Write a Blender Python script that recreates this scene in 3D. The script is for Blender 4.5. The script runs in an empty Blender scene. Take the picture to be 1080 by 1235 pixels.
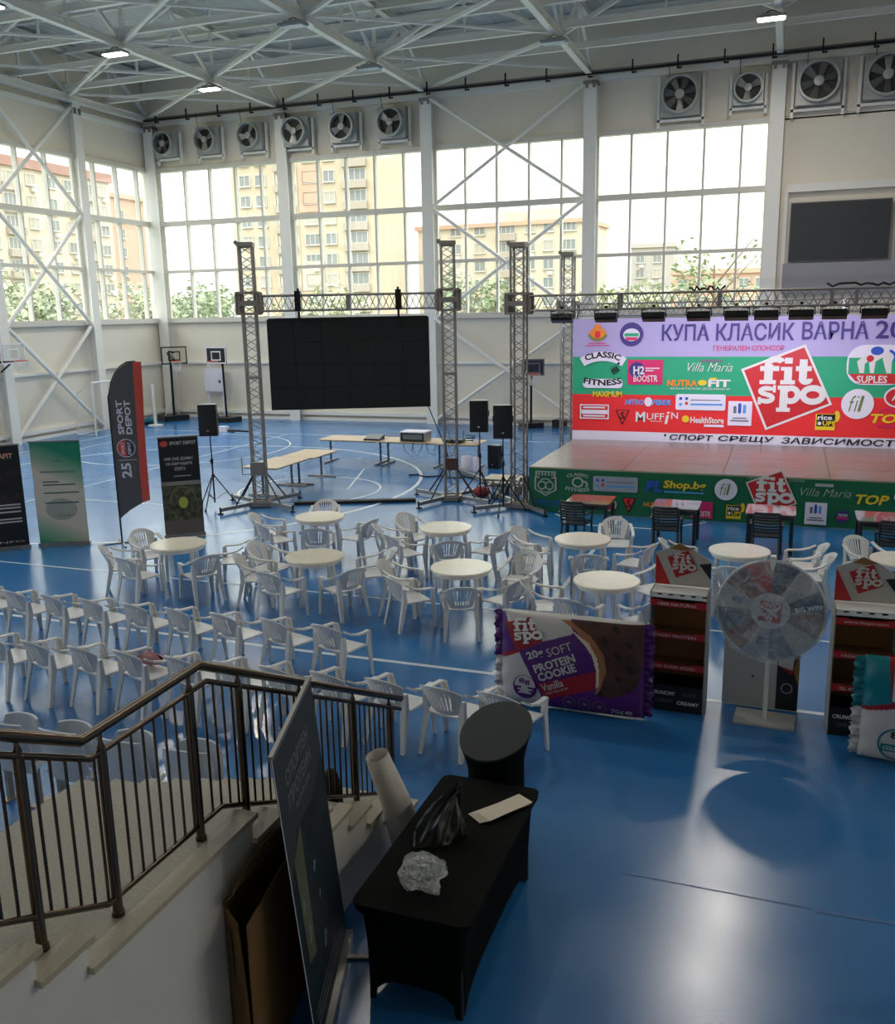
import bpy, bmesh, math, random
from mathutils import Vector, Matrix, noise
random.seed(7)
SC = bpy.context.scene
COL = SC.collection
PI = math.pi
R = math.radians

# ------------------------------------------------------------------ camera
def make_camera():
    pitch, roll, yaw = R(12.372), R(1.088), R(20.331)
    fwd = Vector((-math.sin(yaw)*math.cos(pitch), math.cos(yaw)*math.cos(pitch), -math.sin(pitch)))
    r = Vector((math.cos(yaw), math.sin(yaw), 0))
    d = fwd.cross(r)
    r2 = math.cos(roll)*r + math.sin(roll)*d
    d2 = -math.sin(roll)*r + math.cos(roll)*d
    c = bpy.data.cameras.new('camera')
    c.sensor_fit = 'HORIZONTAL'; c.sensor_width = 36.0
    c.lens = 36.0*1104.86/1080.0
    c.clip_end = 600
    o = bpy.data.objects.new('camera', c); COL.objects.link(o)
    m = Matrix((r2, -d2, -fwd)).transposed().to_4x4()
    m.translation = Vector((0, 0, 4.4))
    o.matrix_world = m
    SC.camera = o
make_camera()

# ------------------------------------------------------------------ light
SKY_H, SKY_Z = 0.76, 3.4
def make_world():
    w = bpy.data.worlds.new('sky'); SC.world = w; w.use_nodes = True
    nt = w.node_tree; nt.nodes.clear(); N = nt.nodes.new; L = nt.links.new
    tc = N('ShaderNodeTexCoord'); sep = N('ShaderNodeSeparateXYZ'); L(tc.outputs['Generated'], sep.inputs[0])
    # overcast sky: brighter towards the zenith, warmer towards the low sun behind cloud
    dot = N('ShaderNodeVectorMath'); dot.operation = 'DOT_PRODUCT'
    L(tc.outputs['Generated'], dot.inputs[0]); dot.inputs[1].default_value = (0.05, 0.99, 0.05)
    warm = N('ShaderNodeMapRange'); warm.interpolation_type = 'SMOOTHSTEP'
    warm.inputs['From Min'].default_value = 0.80; warm.inputs['From Max'].default_value = 1.0
    L(dot.outputs['Value'], warm.inputs['Value'])
    nz = N('ShaderNodeTexNoise'); nz.inputs['Scale'].default_value = 5; nz.inputs['Detail'].default_value = 5
    mp = N('ShaderNodeMapping'); mp.inputs['Scale'].default_value = (1, 1, 4); L(tc.outputs['Generated'], mp.inputs[0]); L(mp.outputs[0], nz.inputs['Vector'])
    add = N('ShaderNodeMath'); add.operation = 'MULTIPLY_ADD'; add.inputs[1].default_value = 0.35; add.inputs[2].default_value = -0.17
    L(nz.outputs['Fac'], add.inputs[0])
    s2 = N('ShaderNodeMath'); s2.operation = 'ADD'; s2.use_clamp = True; L(warm.outputs[0], s2.inputs[0]); L(add.outputs[0], s2.inputs[1])
    mx = N('ShaderNodeMix'); mx.data_type = 'RGBA'
    mx.inputs['A'].default_value = (0.90, 0.925, 0.93, 1); mx.inputs['B'].default_value = (1.0, 0.94, 0.78, 1)
    L(s2.outputs[0], mx.inputs['Factor'])
    el = N('ShaderNodeMapRange'); el.inputs['From Min'].default_value = 0.0; el.inputs['From Max'].default_value = 1.0
    el.inputs['To Min'].default_value = SKY_H; el.inputs['To Max'].default_value = SKY_Z
    L(sep.outputs['Z'], el.inputs['Value'])
    bg = N('ShaderNodeBackground'); out = N('ShaderNodeOutputWorld')
    L(mx.outputs['Result'], bg.inputs['Color']); L(el.outputs[0], bg.inputs['Strength']); L(bg.outputs[0], out.inputs[0])
make_world()
vs = SC.view_settings
vs.view_transform = 'Standard'; vs.look = 'None'; vs.gamma = 1.0; vs.exposure = 1.38; vs.use_curve_mapping = False
SC.cycles.max_bounces = 8; SC.cycles.diffuse_bounces = 5; SC.cycles.glossy_bounces = 4
SC.cycles.transparent_max_bounces = 16; SC.cycles.sample_clamp_indirect = 6.0
SC.cycles.use_denoising = True
LAMP_POWER = 60.0      # each high-bay lamp that is switched on, watts of the area light
STAGE_POWER = 3.8

# ------------------------------------------------------------------ materials
MATS = {}
def lin(c):
    return tuple(((x/255)/12.92 if x/255 <= 0.04045 else (((x/255)+0.055)/1.055)**2.4) for x in c)
def mat(name, rgb, rough=0.5, metal=0.0, spec=0.5, var=0.0, vscale=3.0, bump=0.0, bscale=40.0, emit=0.0, coat=0.0, alpha=None):
    if name in MATS: return MATS[name]
    m = bpy.data.materials.new(name); m.use_nodes = True; MATS[name] = m
    nt = m.node_tree; b = nt.nodes['Principled BSDF']; N = nt.nodes.new; L = nt.links.new
    c = lin(rgb)+(1,)
    b.inputs['Base Color'].default_value = c
    b.inputs['Roughness'].default_value = rough; b.inputs['Metallic'].default_value = metal
    b.inputs['Specular IOR Level'].default_value = spec
    if coat: b.inputs['Coat Weight'].default_value = coat
    if emit:
        b.inputs['Emission Color'].default_value = c; b.inputs['Emission Strength'].default_value = emit
    if var or bump:
        tc = N('ShaderNodeTexCoord'); nz = N('ShaderNodeTexNoise'); nz.inputs['Scale'].default_value = vscale; nz.inputs['Detail'].default_value = 6
        L(tc.outputs['Object'], nz.inputs['Vector'])
        if var:
            mx = N('ShaderNodeMix'); mx.data_type = 'RGBA'
            mx.inputs['A'].default_value = tuple(max(0, x*(1-var)) for x in c[:3])+(1,)
            mx.inputs['B'].default_value = tuple(min(1, x*(1+var)) for x in c[:3])+(1,)
            mr = N('ShaderNodeMapRange'); mr.inputs['From Min'].default_value = .3; mr.inputs['From Max'].default_value = .7
            L(nz.outputs['Fac'], mr.inputs['Value']); L(mr.outputs[0], mx.inputs['Factor']); L(mx.outputs['Result'], b.inputs['Base Color'])
        if bump:
            n2 = N('ShaderNodeTexNoise'); n2.inputs['Scale'].default_value = bscale; n2.inputs['Detail'].default_value = 4
            L(tc.outputs['Object'], n2.inputs['Vector'])
            bp = N('ShaderNodeBump'); bp.inputs['Strength'].default_value = bump; bp.inputs['Distance'].default_value = .02
            L(n2.outputs['Fac'], bp.inputs['Height']); L(bp.outputs[0], b.inputs['Normal'])
    return m
def mat_glass(name, tint=(0.93, 0.96, 0.95), gloss=0.9):
    m = bpy.data.materials.new(name); m.use_nodes = True; MATS[name] = m
    nt = m.node_tree; nt.nodes.clear(); N = nt.nodes.new; L = nt.links.new
    t = N('ShaderNodeBsdfTransparent'); t.inputs[0].default_value = tint+(1,)
    g = N('ShaderNodeBsdfGlossy'); g.inputs['Roughness'].default_value = .03; g.inputs[0].default_value = (gloss,)*3+(1,)
    lw = N('ShaderNodeLayerWeight'); lw.inputs[0].default_value = .5
    pw = N('ShaderNodeMath'); pw.operation = 'POWER'; pw.inputs[1].default_value = 5; L(lw.outputs['Facing'], pw.inputs[0])
    f = N('ShaderNodeMath'); f.operation = 'MULTIPLY_ADD'; f.inputs[1].default_value = .8; f.inputs[2].default_value = .04; L(pw.outputs[0], f.inputs[0])
    mx = N('ShaderNodeMixShader'); o = N('ShaderNodeOutputMaterial')
    L(f.outputs[0], mx.inputs[0]); L(t.outputs[0], mx.inputs[1]); L(g.outputs[0], mx.inputs[2]); L(mx.outputs[0], o.inputs[0])
    return m
def mat_film(name, milk=.25, scale=18):
    """crinkled clear plastic: mostly transparent, some milky diffuse and sharp gloss"""
    m = bpy.data.materials.new(name); m.use_nodes = True; MATS[name] = m
    nt = m.node_tree; nt.nodes.clear(); N = nt.nodes.new; L = nt.links.new
    t = N('ShaderNodeBsdfTransparent'); d = N('ShaderNodeBsdfDiffuse'); d.inputs[0].default_value = (.75, .77, .78, 1)
    g = N('ShaderNodeBsdfGlossy'); g.inputs['Roughness'].default_value = .12
    tc = N('ShaderNodeTexCoord'); nz = N('ShaderNodeTexNoise'); nz.inputs['Scale'].default_value = scale; nz.inputs['Detail'].default_value = 5; nz.inputs['Distortion'].default_value = 1.5
    L(tc.outputs['Object'], nz.inputs['Vector'])
    bp = N('ShaderNodeBump'); bp.inputs['Strength'].default_value = .9; bp.inputs['Distance'].default_value = .04; L(nz.outputs['Fac'], bp.inputs['Height'])
    L(bp.outputs[0], g.inputs['Normal'])
    mr = N('ShaderNodeMapRange'); mr.inputs['From Min'].default_value = .42; mr.inputs['From Max'].default_value = .72; mr.inputs['To Min'].default_value = milk*.4; mr.inputs['To Max'].default_value = min(1, milk*2.2)
    L(nz.outputs['Fac'], mr.inputs['Value'])
    a = N('ShaderNodeMixShader'); b = N('ShaderNodeMixShader'); o = N('ShaderNodeOutputMaterial')
    L(mr.outputs[0], a.inputs[0]); L(t.outputs[0], a.inputs[1]); L(d.outputs[0], a.inputs[2])
    b.inputs[0].default_value = .16; L(a.outputs[0], b.inputs[1]); L(g.outputs[0], b.inputs[2]); L(b.outputs[0], o.inputs[0])
    return m
def mat_floor():
    m = bpy.data.materials.new('blue_sports_floor'); m.use_nodes = True; MATS['blue_sports_floor'] = m
    nt = m.node_tree; b = nt.nodes['Principled BSDF']; N = nt.nodes.new; L = nt.links.new
    tc = N('ShaderNodeTexCoord')
    n1 = N('ShaderNodeTexNoise'); n1.inputs['Scale'].default_value = .7; n1.inputs['Detail'].default_value = 8; L(tc.outputs['Object'], n1.inputs['Vector'])
    n2 = N('ShaderNodeTexNoise'); n2.inputs['Scale'].default_value = 28; n2.inputs['Detail'].default_value = 6; L(tc.outputs['Object'], n2.inputs['Vector'])
    mx = N('ShaderNodeMix'); mx.data_type = 'RGBA'
    mx.inputs['A'].default_value = (0.022, 0.150, 0.400, 1); mx.inputs['B'].default_value = (0.032, 0.190, 0.470, 1)
    L(n1.outputs['Fac'], mx.inputs['Factor']); L(mx.outputs['Result'], b.inputs['Base Color'])
    mr = N('ShaderNodeMapRange'); mr.inputs['From Min'].default_value = .3; mr.inputs['From Max'].default_value = .7
    mr.inputs['To Min'].default_value = .17; mr.inputs['To Max'].default_value = .27
    L(n1.outputs['Fac'], mr.inputs['Value']); L(mr.outputs[0], b.inputs['Roughness'])
    bp = N('ShaderNodeBump'); bp.inputs['Strength'].default_value = .04; bp.inputs['Distance'].default_value = .01
    L(n2.outputs['Fac'], bp.inputs['Height']); L(bp.outputs[0], b.inputs['Normal'])
    b.inputs['Specular IOR Level'].default_value = 1.0
    return m
def mat_deck():
    """profiled steel roof deck: fine ribs as relief"""
    m = mat('roof_deck_grey', (205, 206, 203), .55)
    nt = m.node_tree; b = nt.nodes['Principled BSDF']; N = nt.nodes.new; L = nt.links.new
    tc = N('ShaderNodeTexCoord'); wv = N('ShaderNodeTexWave'); wv.bands_direction = 'X'; wv.inputs['Scale'].default_value = 1.1
    L(tc.outputs['Object'], wv.inputs['Vector'])
    bp = N('ShaderNodeBump'); bp.inputs['Strength'].default_value = .5; bp.inputs['Distance'].default_value = .06
    L(wv.outputs['Fac'], bp.inputs['Height']); L(bp.outputs[0], b.inputs['Normal'])
    return m
def mat_photo(name, cols, scale=6, rough=.45, seed=0):
    """blotchy print of a dark photograph"""
    m = bpy.data.materials.new(name); m.use_nodes = True; MATS[name] = m
    nt = m.node_tree; b = nt.nodes['Principled BSDF']; N = nt.nodes.new; L = nt.links.new
    tc = N('ShaderNodeTexCoord'); mp = N('ShaderNodeMapping'); mp.inputs['Location'].default_value = (seed, seed*2, 0); L(tc.outputs['Object'], mp.inputs[0])
    nz = N('ShaderNodeTexNoise'); nz.inputs['Scale'].default_value = scale; nz.inputs['Detail'].default_value = 5; L(mp.outputs[0], nz.inputs['Vector'])
    cr = N('ShaderNodeValToRGB'); e = cr.color_ramp.elements
    while len(e) < len(cols): e.new(.5)
    for i, c in enumerate(cols):
        e[i].position = .3+.42*i/(len(cols)-1); e[i].color = lin(c)+(1,)
    L(nz.outputs['Fac'], cr.inputs[0]); L(cr.outputs[0], b.inputs['Base Color']); b.inputs['Roughness'].default_value = rough
    return m

FLOOR = mat_floor(); DECK = mat_deck()
GLASS = mat_glass('window_glass')
WALL = mat('wall_cream_panel', (230, 223, 208), .6, var=.03, vscale=.4)
STEEL = mat('white_painted_steel', (236, 234, 228), .4)
FRAME = mat('window_frame_white', (214, 210, 200), .4)
LINE = mat('court_line_white', (215, 225, 232), .3)
WHITE = mat('white_plastic', (226, 224, 220), .35)
CHAIRW = mat('white_chair_plastic', (222, 222, 222), .32, var=.03, vscale=2)
CREAMTOP = mat('cream_table_plastic', (232, 226, 208), .22, var=.05, vscale=7)
BLACKP = mat('black_plastic', (22, 23, 25), .38)
BLACKM = mat('black_metal', (24, 25, 27), .35, metal=.3)
SCREEN = mat('led_screen_black', (9, 10, 12), .55)
SCORE = mat('scoreboard_grey', (46, 48, 52), .5, bump=.3, bscale=60)
ALU = mat('aluminium_truss', (150, 148, 144), .35, metal=.7)
ALUDARK = mat('grey_truss_steel', (146, 139, 133), .42, metal=.3)
CHROME = mat('chrome', (200, 200, 205), .15, metal=1)
RAILM = mat('brown_stainless_rail', (104, 90, 78), .22, metal=.9)
WOOD = mat('pale_wood_laminate', (206, 180, 146), .35, var=.06, vscale=5)
STONE = mat('beige_granite', (158, 150, 132), .5, var=.14, vscale=60)
STONEL = mat('light_granite_edge', (186, 176, 154), .5, var=.1, vscale=60)
PLASTER = mat('white_plaster', (224, 222, 216), .7, var=.02, vscale=2)
CLOTHB = mat('black_spandex', (7, 10, 8), .85, spec=.12, bump=.05, bscale=200)
CARD = mat('brown_cardboard', (112, 84, 44), .8, var=.06, vscale=6)
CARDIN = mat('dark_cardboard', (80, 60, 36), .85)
KRAFT = mat('kraft_card', (140, 100, 58), .75, var=.05)
PRED = mat('print_red', (206, 40, 44), .45); PREDD = mat('print_deep_red', (176, 30, 34), .45)
PWHITE = mat('print_white', (228, 226, 222), .45); PBLACK = mat('print_black', (18, 19, 22), .45)
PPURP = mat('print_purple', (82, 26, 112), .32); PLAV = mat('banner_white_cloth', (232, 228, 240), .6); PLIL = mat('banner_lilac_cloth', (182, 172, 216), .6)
PGREEN = mat('banner_green', (36, 168, 120), .6); PBRED = mat('banner_red', (236, 44, 46), .6)
PDGREEN = mat('skirt_green', (12, 104, 66), .55)
PNAVY = mat('print_dark_purple', (62, 46, 128), .5); PBLUE = mat('print_blue', (42, 84, 190), .5)
PYEL = mat('print_yellow', (236, 204, 40), .5); PORANGE = mat('print_orange', (240, 140, 40), .5)
PPINK = mat('print_magenta', (214, 34, 104), .5); PGREY = mat('print_grey', (110, 114, 122), .5)
PLBLUE = mat('print_light_blue', (90, 160, 226), .5)
PTEAL = mat('print_teal', (10, 116, 128), .35); POLIVE = mat('print_olive', (110, 128, 60), .5)
RUBBER = mat('rubber_black', (16, 16, 17), .7)
ORIM = mat('hoop_orange', (214, 82, 60), .4); NET = mat('net_white', (225, 225, 225), .7)

# ------------------------------------------------------------------ mesh helpers
class MB:
    def __init__(s): s.v = []; s.f = []; s.m = Matrix(); s.mi = []; s.cur = 0
    def add(s, vs, fs):
        o = len(s.v); s.v += [tuple(s.m @ Vector(v)) for v in vs]
        s.f += [tuple(i+o for i in f) for f in fs]; s.mi += [s.cur]*len(fs); return s
    def box(s, c, d, rz=0.0):
        x, y, z = d[0]/2, d[1]/2, d[2]/2; cs, sn = math.cos(rz), math.sin(rz)
        vs = []
        for sz in (-1, 1):
            for sx, sy in ((-1, -1), (1, -1), (1, 1), (-1, 1)):
                px, py = sx*x, sy*y
                vs.append((c[0]+px*cs-py*sn, c[1]+px*sn+py*cs, c[2]+sz*z))
        return s.add(vs, [(3, 2, 1, 0), (4, 5, 6, 7), (0, 1, 5, 4), (1, 2, 6, 5), (2, 3, 7, 6), (3, 0, 4, 7)])
    def bar(s, a, b, w, h, up=(0, 0, 1)):
        a, b = Vector(a), Vector(b); d = (b-a).normalized(); u = Vector(up)
        if abs(d.dot(u)) > .98: u = Vector((0, 1, 0)) if abs(d.y) < .9 else Vector((1, 0, 0))
        r = d.cross(u).normalized(); u = r.cross(d)
        vs = []
        for p in (a, b):
            for sx, sy in ((-1, -1), (1, -1), (1, 1), (-1, 1)): vs.append(tuple(p+r*(sx*w/2)+u*(sy*h/2)))
        return s.add(vs, [(0, 1, 2, 3), (7, 6, 5, 4), (0, 4, 5, 1), (1, 5, 6, 2), (2, 6, 7, 3), (3, 7, 4, 0)])
    def tube(s, pts, r, n=8, close=False):
        P = [Vector(p) for p in pts]; rs = r if isinstance(r, (list, tuple)) else [r]*len(P)
        T = []
        for i in range(len(P)):
            if close: t = (P[(i+1) % len(P)]-P[i-1])
            else: t = P[min(i+1, len(P)-1)]-P[max(i-1, 0)]
            T.append(t.normalized())
        u = Vector((0, 0, 1))
        if abs(T[0].dot(u)) > .95: u = Vector((1, 0, 0))
        u = (u-T[0]*u.dot(T[0])).normalized()
        vs = []
        for i, p in enumerate(P):
            u = (u-T[i]*u.dot(T[i])).normalized(); w = T[i].cross(u)
            for k in range(n):
                a = 2*PI*k/n; vs.append(tuple(p+(u*math.cos(a)+w*math.sin(a))*rs[i]))
        fs = []; m = len(P)
        for i in range(m if close else m-1):
            j = (i+1) % m
            for k in range(n):
                fs.append((i*n+k, i*n+(k+1) % n, j*n+(k+1) % n, j*n+k))
        if not close: fs += [tuple(range(n-1, -1, -1)), tuple((m-1)*n+k for k in range(n))]
        return s.add(vs, fs)
    def lathe(s, prof, n=24, c=(0, 0, 0), sx=1, sy=1):
        vs = []
        for r, z in prof:
            for k in range(n):
                a = 2*PI*k/n; vs.append((c[0]+sx*r*math.cos(a), c[1]+sy*r*math.sin(a), c[2]+z))
        fs = []; m = len(prof)
        for i in range(m-1):
            for k in range(n): fs.append((i*n+k, i*n+(k+1) % n, (i+1)*n+(k+1) % n, (i+1)*n+k))
        fs += [tuple(range(n-1, -1, -1)), tuple((m-1)*n+k for k in range(n))]
        return s.add(vs, fs)
    def prism(s, poly, t, fr):
        """2D outline extruded by t along the frame's normal (centred front at 0, going back)"""
        n = len(poly)
        vs = [fr(u, v, 0) for u, v in poly]+[fr(u, v, -t) for u, v in poly]
        fs = [tuple(range(n)), tuple(range(2*n-1, n-1, -1))]+[(i, n+i, n+(i+1) % n, (i+1) % n) for i in range(n)]
        return s.add(vs, fs)
    def grid(s, fn, nu, nv, keep=None, mi=None):
        vs = [fn(i/nu, j/nv) for j in range(nv+1) for i in range(nu+1)]
        o = len(s.v); s.v += [tuple(s.m @ Vector(v)) for v in vs]
        for j in range(nv):
            for i in range(nu):
                if keep and not keep(i, j): continue
                a = o+j*(nu+1)+i
                s.f.append((a, a+1, a+nu+2, a+nu+1)); s.mi.append(mi((i+.5)/nu, (j+.5)/nv) if mi else s.cur)
        return s
    def mesh(s, name, mats, smooth=None):
        me = bpy.data.meshes.new(name); me.from_pydata(s.v, [], s.f)
        for m in (mats if isinstance(mats, (list, tuple)) else [mats]): me.materials.append(m)
        if len(me.materials) > 1: me.polygons.foreach_set('material_index', s.mi)
        if smooth is not None:
            me.polygons.foreach_set('use_smooth', [True]*len(me.polygons)); me.set_sharp_from_angle(angle=R(smooth))
        me.update(); return me
    def build(s, name, mats, parent=None, smooth=None, solid=None):
        me = s.mesh(name, mats, smooth)
        if solid:
            bm = bmesh.new(); bm.from_mesh(me); bmesh.ops.recalc_face_normals(bm, faces=bm.faces)
            bmesh.ops.solidify(bm, geom=bm.faces[:], thickness=solid); bm.to_mesh(me); bm.free()
            if smooth is not None:
                me.polygons.foreach_set('use_smooth', [True]*len(me.polygons)); me.set_sharp_from_angle(angle=R(smooth))
        return link(name, me, parent)
def link(name, me, parent=None, loc=None, rot=None):
    o = bpy.data.objects.new(name, me); COL.objects.link(o)
    if parent: o.parent = parent
    if loc: o.location = loc
    if rot: o.rotation_euler = rot
    return o
def tag(o, label, cat, group=None):
    o['label'] = label; o['category'] = cat
    if group: o['group'] = group
    return o
def thing(name, label, cat, loc=(0, 0, 0), rz=0.0, group=None):
    o = bpy.data.objects.new(name, None); COL.objects.link(o); o.empty_display_size = .2
    o.location = loc; o.rotation_euler = (0, 0, rz)
    return tag(o, label, cat, group)
def struct(o):
    o['kind'] = 'structure'; return o
def dup(root, loc, rz=0.0, label=None):
    def cp(o, par):
        c = o.copy(); COL.objects.link(c); c.parent = par
        for ch in list(o.children): cp(ch, c)
        return c
    c = cp(root, None); c.location = loc; c.rotation_euler = (0, 0, rz)
    if label: c['label'] = label
    return c
def frame(o, U, V):
    o, U, V = Vector(o), Vector(U).normalized(), Vector(V).normalized(); n = U.cross(V)
    return lambda u, v, w=0.0: tuple(o+U*u+V*v+n*w)
def shape(parent, name, poly, m, fr, off=.003):
    b = MB(); b.add([fr(u, v, off) for u, v in poly], [tuple(range(len(poly)))])
    return b.build(name, m, parent)
def ell(cx, cy, rx, ry, n=28, a0=0, a1=2*PI):
    full = abs(a1-a0) > 6.28; k = n if full else n+1
    return [(cx+rx*math.cos(a0+(a1-a0)*i/n), cy+ry*math.sin(a0+(a1-a0)*i/n)) for i in range(k)]
def rect(x0, y0, x1, y1): return [(x0, y0), (x1, y0), (x1, y1), (x0, y1)]
def rrect(x0, y0, x1, y1, r, n=4):
    out = []
    for cx, cy, a in ((x1-r, y0+r, -PI/2), (x1-r, y1-r, 0), (x0+r, y1-r, PI/2), (x0+r, y0+r, PI)):
        out += [(cx+r*math.cos(a+PI/2*i/n), cy+r*math.sin(a+PI/2*i/n)) for i in range(n+1)]
    return out
def ringstrip(cx, cy, rx, ry, t, a0, a1, n=20):
    """flat ring segment as quads"""
    vs = []; fs = []
    for i in range(n+1):
        a = a0+(a1-a0)*i/n
        vs += [(cx+rx*math.cos(a), cy+ry*math.sin(a)), (cx+(rx-t)*math.cos(a), cy+(ry-t)*math.sin(a))]
    for i in range(n): fs.append((2*i+1, 2*i, 2*i+2, 2*i+3))
    return vs, fs
def shapes(parent, name, items, m, fr, off=.003):
    """several flat prints of one mark as one mesh; an item is an outline or (verts, faces)"""
    b = MB(); k = 0
    for it in items:
        if isinstance(it, tuple): vs, fs = it
        else: vs, fs = it, [tuple(range(len(it)))]
        b.add([fr(u, v, off+.0007*k) for u, v in vs], fs); k += 1
    return b.build(name, m, parent)
TXT = {}
TS = bpy.data.scenes.new('type_setting')      # empty side scene, removed at the end
def glyphs(s, bold, sp):
    key = (s, bold, sp)
    if key in TXT: return TXT[key]
    c = bpy.data.curves.new('lettering', 'FONT'); c.body = s; c.offset = bold; c.resolution_u = 2; c.space_character = sp
    c.space_line = .85; c.align_x = 'CENTER'
    o = bpy.data.objects.new('lettering', c); TS.collection.objects.link(o)
    TS.view_layers[0].update(); dg = TS.view_layers[0].depsgraph; me = bpy.data.meshes.new_from_object(o.evaluated_get(dg))
    vs = [(v.co.x, v.co.y) for v in me.vertices]; fs = [tuple(p.vertices) for p in me.polygons]
    bpy.data.objects.remove(o); bpy.data.curves.remove(c); bpy.data.meshes.remove(me)
    TXT[key] = (vs, fs); return vs, fs
def txt(parent, s, box, m, fr, off=.006, bold=.02, sp=1.0, shear=0.0, rot=0.0, bend=0.0, name='lettering'):
    """lettering fitted into box=(u0,v0,u1,v1); u1 None keeps the natural width"""
    vs, fs = glyphs(s, bold, sp)
    x0 = min(v[0] for v in vs); x1 = max(v[0] for v in vs); y0 = min(v[1] for v in vs); y1 = max(v[1] for v in vs)
    h = box[3]-box[1]; w = (box[2]-box[0]) if box[2] is not None else h*(x1-x0)/(y1-y0)
    cx, cy = box[0]+w/2, box[1]+h/2; cr, sr = math.cos(rot), math.sin(rot)
    out = []
    for x, y in vs:
        u = ((x-x0)/(x1-x0)-.5)*w; v = ((y-y0)/(y1-y0)-.5)*h
        u += shear*v
        if bend:
            rad = w/bend; a = u/rad; u, v = (rad+v)*math.sin(a), (rad+v)*math.cos(a)-rad
        out.append(fr(cx+u*cr-v*sr, cy+u*sr+v*cr, off))
    b = MB(); b.add(out, fs)
    return b.build(name, m, parent)

# ================================================================== THE HALL
YB, XL, XR, YF, ZR = 34.4, -26.0, 14.0, -9.0, 14.35
fl = struct(MB().box(((XL+XR)/2, (YB+YF)/2, -.1), (XR-XL+1, YB-YF+1, .2)).build('floor', FLOOR))
def cline(pts, w=.06, close=False):
    """painted court line, 1 mm thick"""
    b = MB(); P = [Vector((x, y, 0)) for x, y in pts]; n = len(P); vs = []; fs = []
    for i in range(n):
        t = (P[(i+1) % n]-P[i-1]) if close else (P[min(i+1, n-1)]-P[max(i-1, 0)])
        t.normalize(); s = Vector((-t.y, t.x, 0))*(w/2)
        vs += [tuple(P[i]+s+Vector((0, 0, .0025))), tuple(P[i]-s+Vector((0, 0, .0025)))]
    for i in range(n if close else n-1):
        j = (i+1) % n; fs.append((2*i+1, 2*j+1, 2*j, 2*i))
    b.add(vs, fs); return b.build('court_line', LINE, fl)
cline([(-25, 10.17), (6, 10.17)], .075); cline([(-3.2, 10.2), (-3.2, 19.4)], .075); cline([(-25, 12.57), (6, 12.57)], .05)
cline([(-25, 30.07), (6, 30.07)]); cline([(-24.1, 10.2), (-24.1, 30)])
cline([(-17.45, 12.6), (-17.45, 30)], .05); cline([(-16.9, 17.78), (-13, 17.78)], .05)
cline([(-15.5+6.75*math.cos(a), 20.4+6.75*math.sin(a)) for a in [i*2*PI/64 for i in range(64)]], .09, True)
cline([(-11.3+1.8*math.cos(a), 20.4+1.8*math.sin(a)) for a in [i*2*PI/40 for i in range(40)]], .06, True)
cline([(-19.2+3.6*math.cos(a), 26+3.6*math.sin(a)) for a in [i*2*PI/48 for i in range(48)]], .06, True)
o = cline([(-1.0, 6.57), (.4, 6.57)], .012); o.data.materials[0] = mat('worn_line', (60, 108, 160), .4); o = cline([(.42, 6.55), (1.0, 6.58)], .035); o.data.materials[0] = mat('worn_line', (60, 108, 160), .4)
cline([(-10.37, 20.69), (-11.31, 23.69)], .05); cline([(-4.6, 19.25), (-3.9, 18.4), (-2.3, 18.4), (-1.4, 19.28)], .06)

# ---- back wall
wb = MB()
wb.box(((XL+XR)/2, YB+.25, 2.1), (XR-XL+1, .3, 4.2))
wb.box(((XL+XR)/2, YB+.25, 12.4), (XR-XL+1, .3, 4.0)); wb.box((XL-.16, YB+.16, 7.2), (.5, .5, 14.3))
wb.box(((XR-.8)/2, YB+.25, 7.3), (XR+.8, .3, 6.3))
WB = struct(wb.build('wall_back', WALL))
wl = MB()
wl.box((XL-.25, (YB+YF)/2, 2.1), (.3, YB-YF, 4.2)); wl.box((XL-.25, (YB+YF)/2, 12.4), (.3, YB-YF, 4.0))
WL = struct(wl.build('wall_left', WALL))
struct(MB().box((XR+.15, (YB+YF)/2, ZR/2), (.3, YB-YF, ZR)).build('wall_right', WALL))
struct(MB().box(((XL+XR)/2, YF-.15, ZR/2), (XR-XL, .3, ZR)).build('wall_front', WALL))
CE = struct(MB().box(((XL+XR)/2, (YB+YF)/2, ZR+.1), (XR-XL+1, YB-YF+1, .2)).build('ceiling', DECK))

COLX = [-25.7, -19.4, -13.2, -7.0, -.78, 5.4, 11.6]
COLY = [29.9, 25.2, 20.5, 15.8, 11.1, 6.4, 1.7]
def hsec(b, x, y, z0, z1, along):
    """H-section column: two flanges and a web"""
    if along == 'x':
        b.box((x, y-.2, (z0+z1)/2), (.46, .05, z1-z0)); b.box((x, y+.15, (z0+z1)/2), (.46, .05, z1-z0)); b.box((x, y-.025, (z0+z1)/2), (.08, .32, z1-z0))
    else:
        b.box((x-.15, y, (z0+z1)/2), (.05, .4, z1-z0)); b.box((x+.2, y, (z0+z1)/2), (.05, .4, z1-z0)); b.box((x+.025, y, (z0+z1)/2), (.32, .08, z1-z0))
for x in COLX:
    b = MB(); hsec(b, x, YB-.12, 0, 12.2, 'x'); c = b.build('column', STEEL, WB)
    b = MB(); b.box((x, YB-.12, 12.1), (.5, .5, .12)); b.box((x-.13, YB-.36, 12.02), (.1, .06, .2)); b.box((x+.13, YB-.36, 12.02), (.1, .06, .2)); b.build('column_cap', ALUDARK, c)
for y in COLY:
    b = MB(); hsec(b, XL+.12, y, 0, 12.3, 'y'); c = b.build('column', STEEL, WL)
    b = MB(); b.box((XL+.36, y-.12, 12.0), (.06, .1, .22)); b.box((XL+.36, y+.12, 12.0), (.06, .1, .22)); b.build('column_cap', ALUDARK, c)
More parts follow.
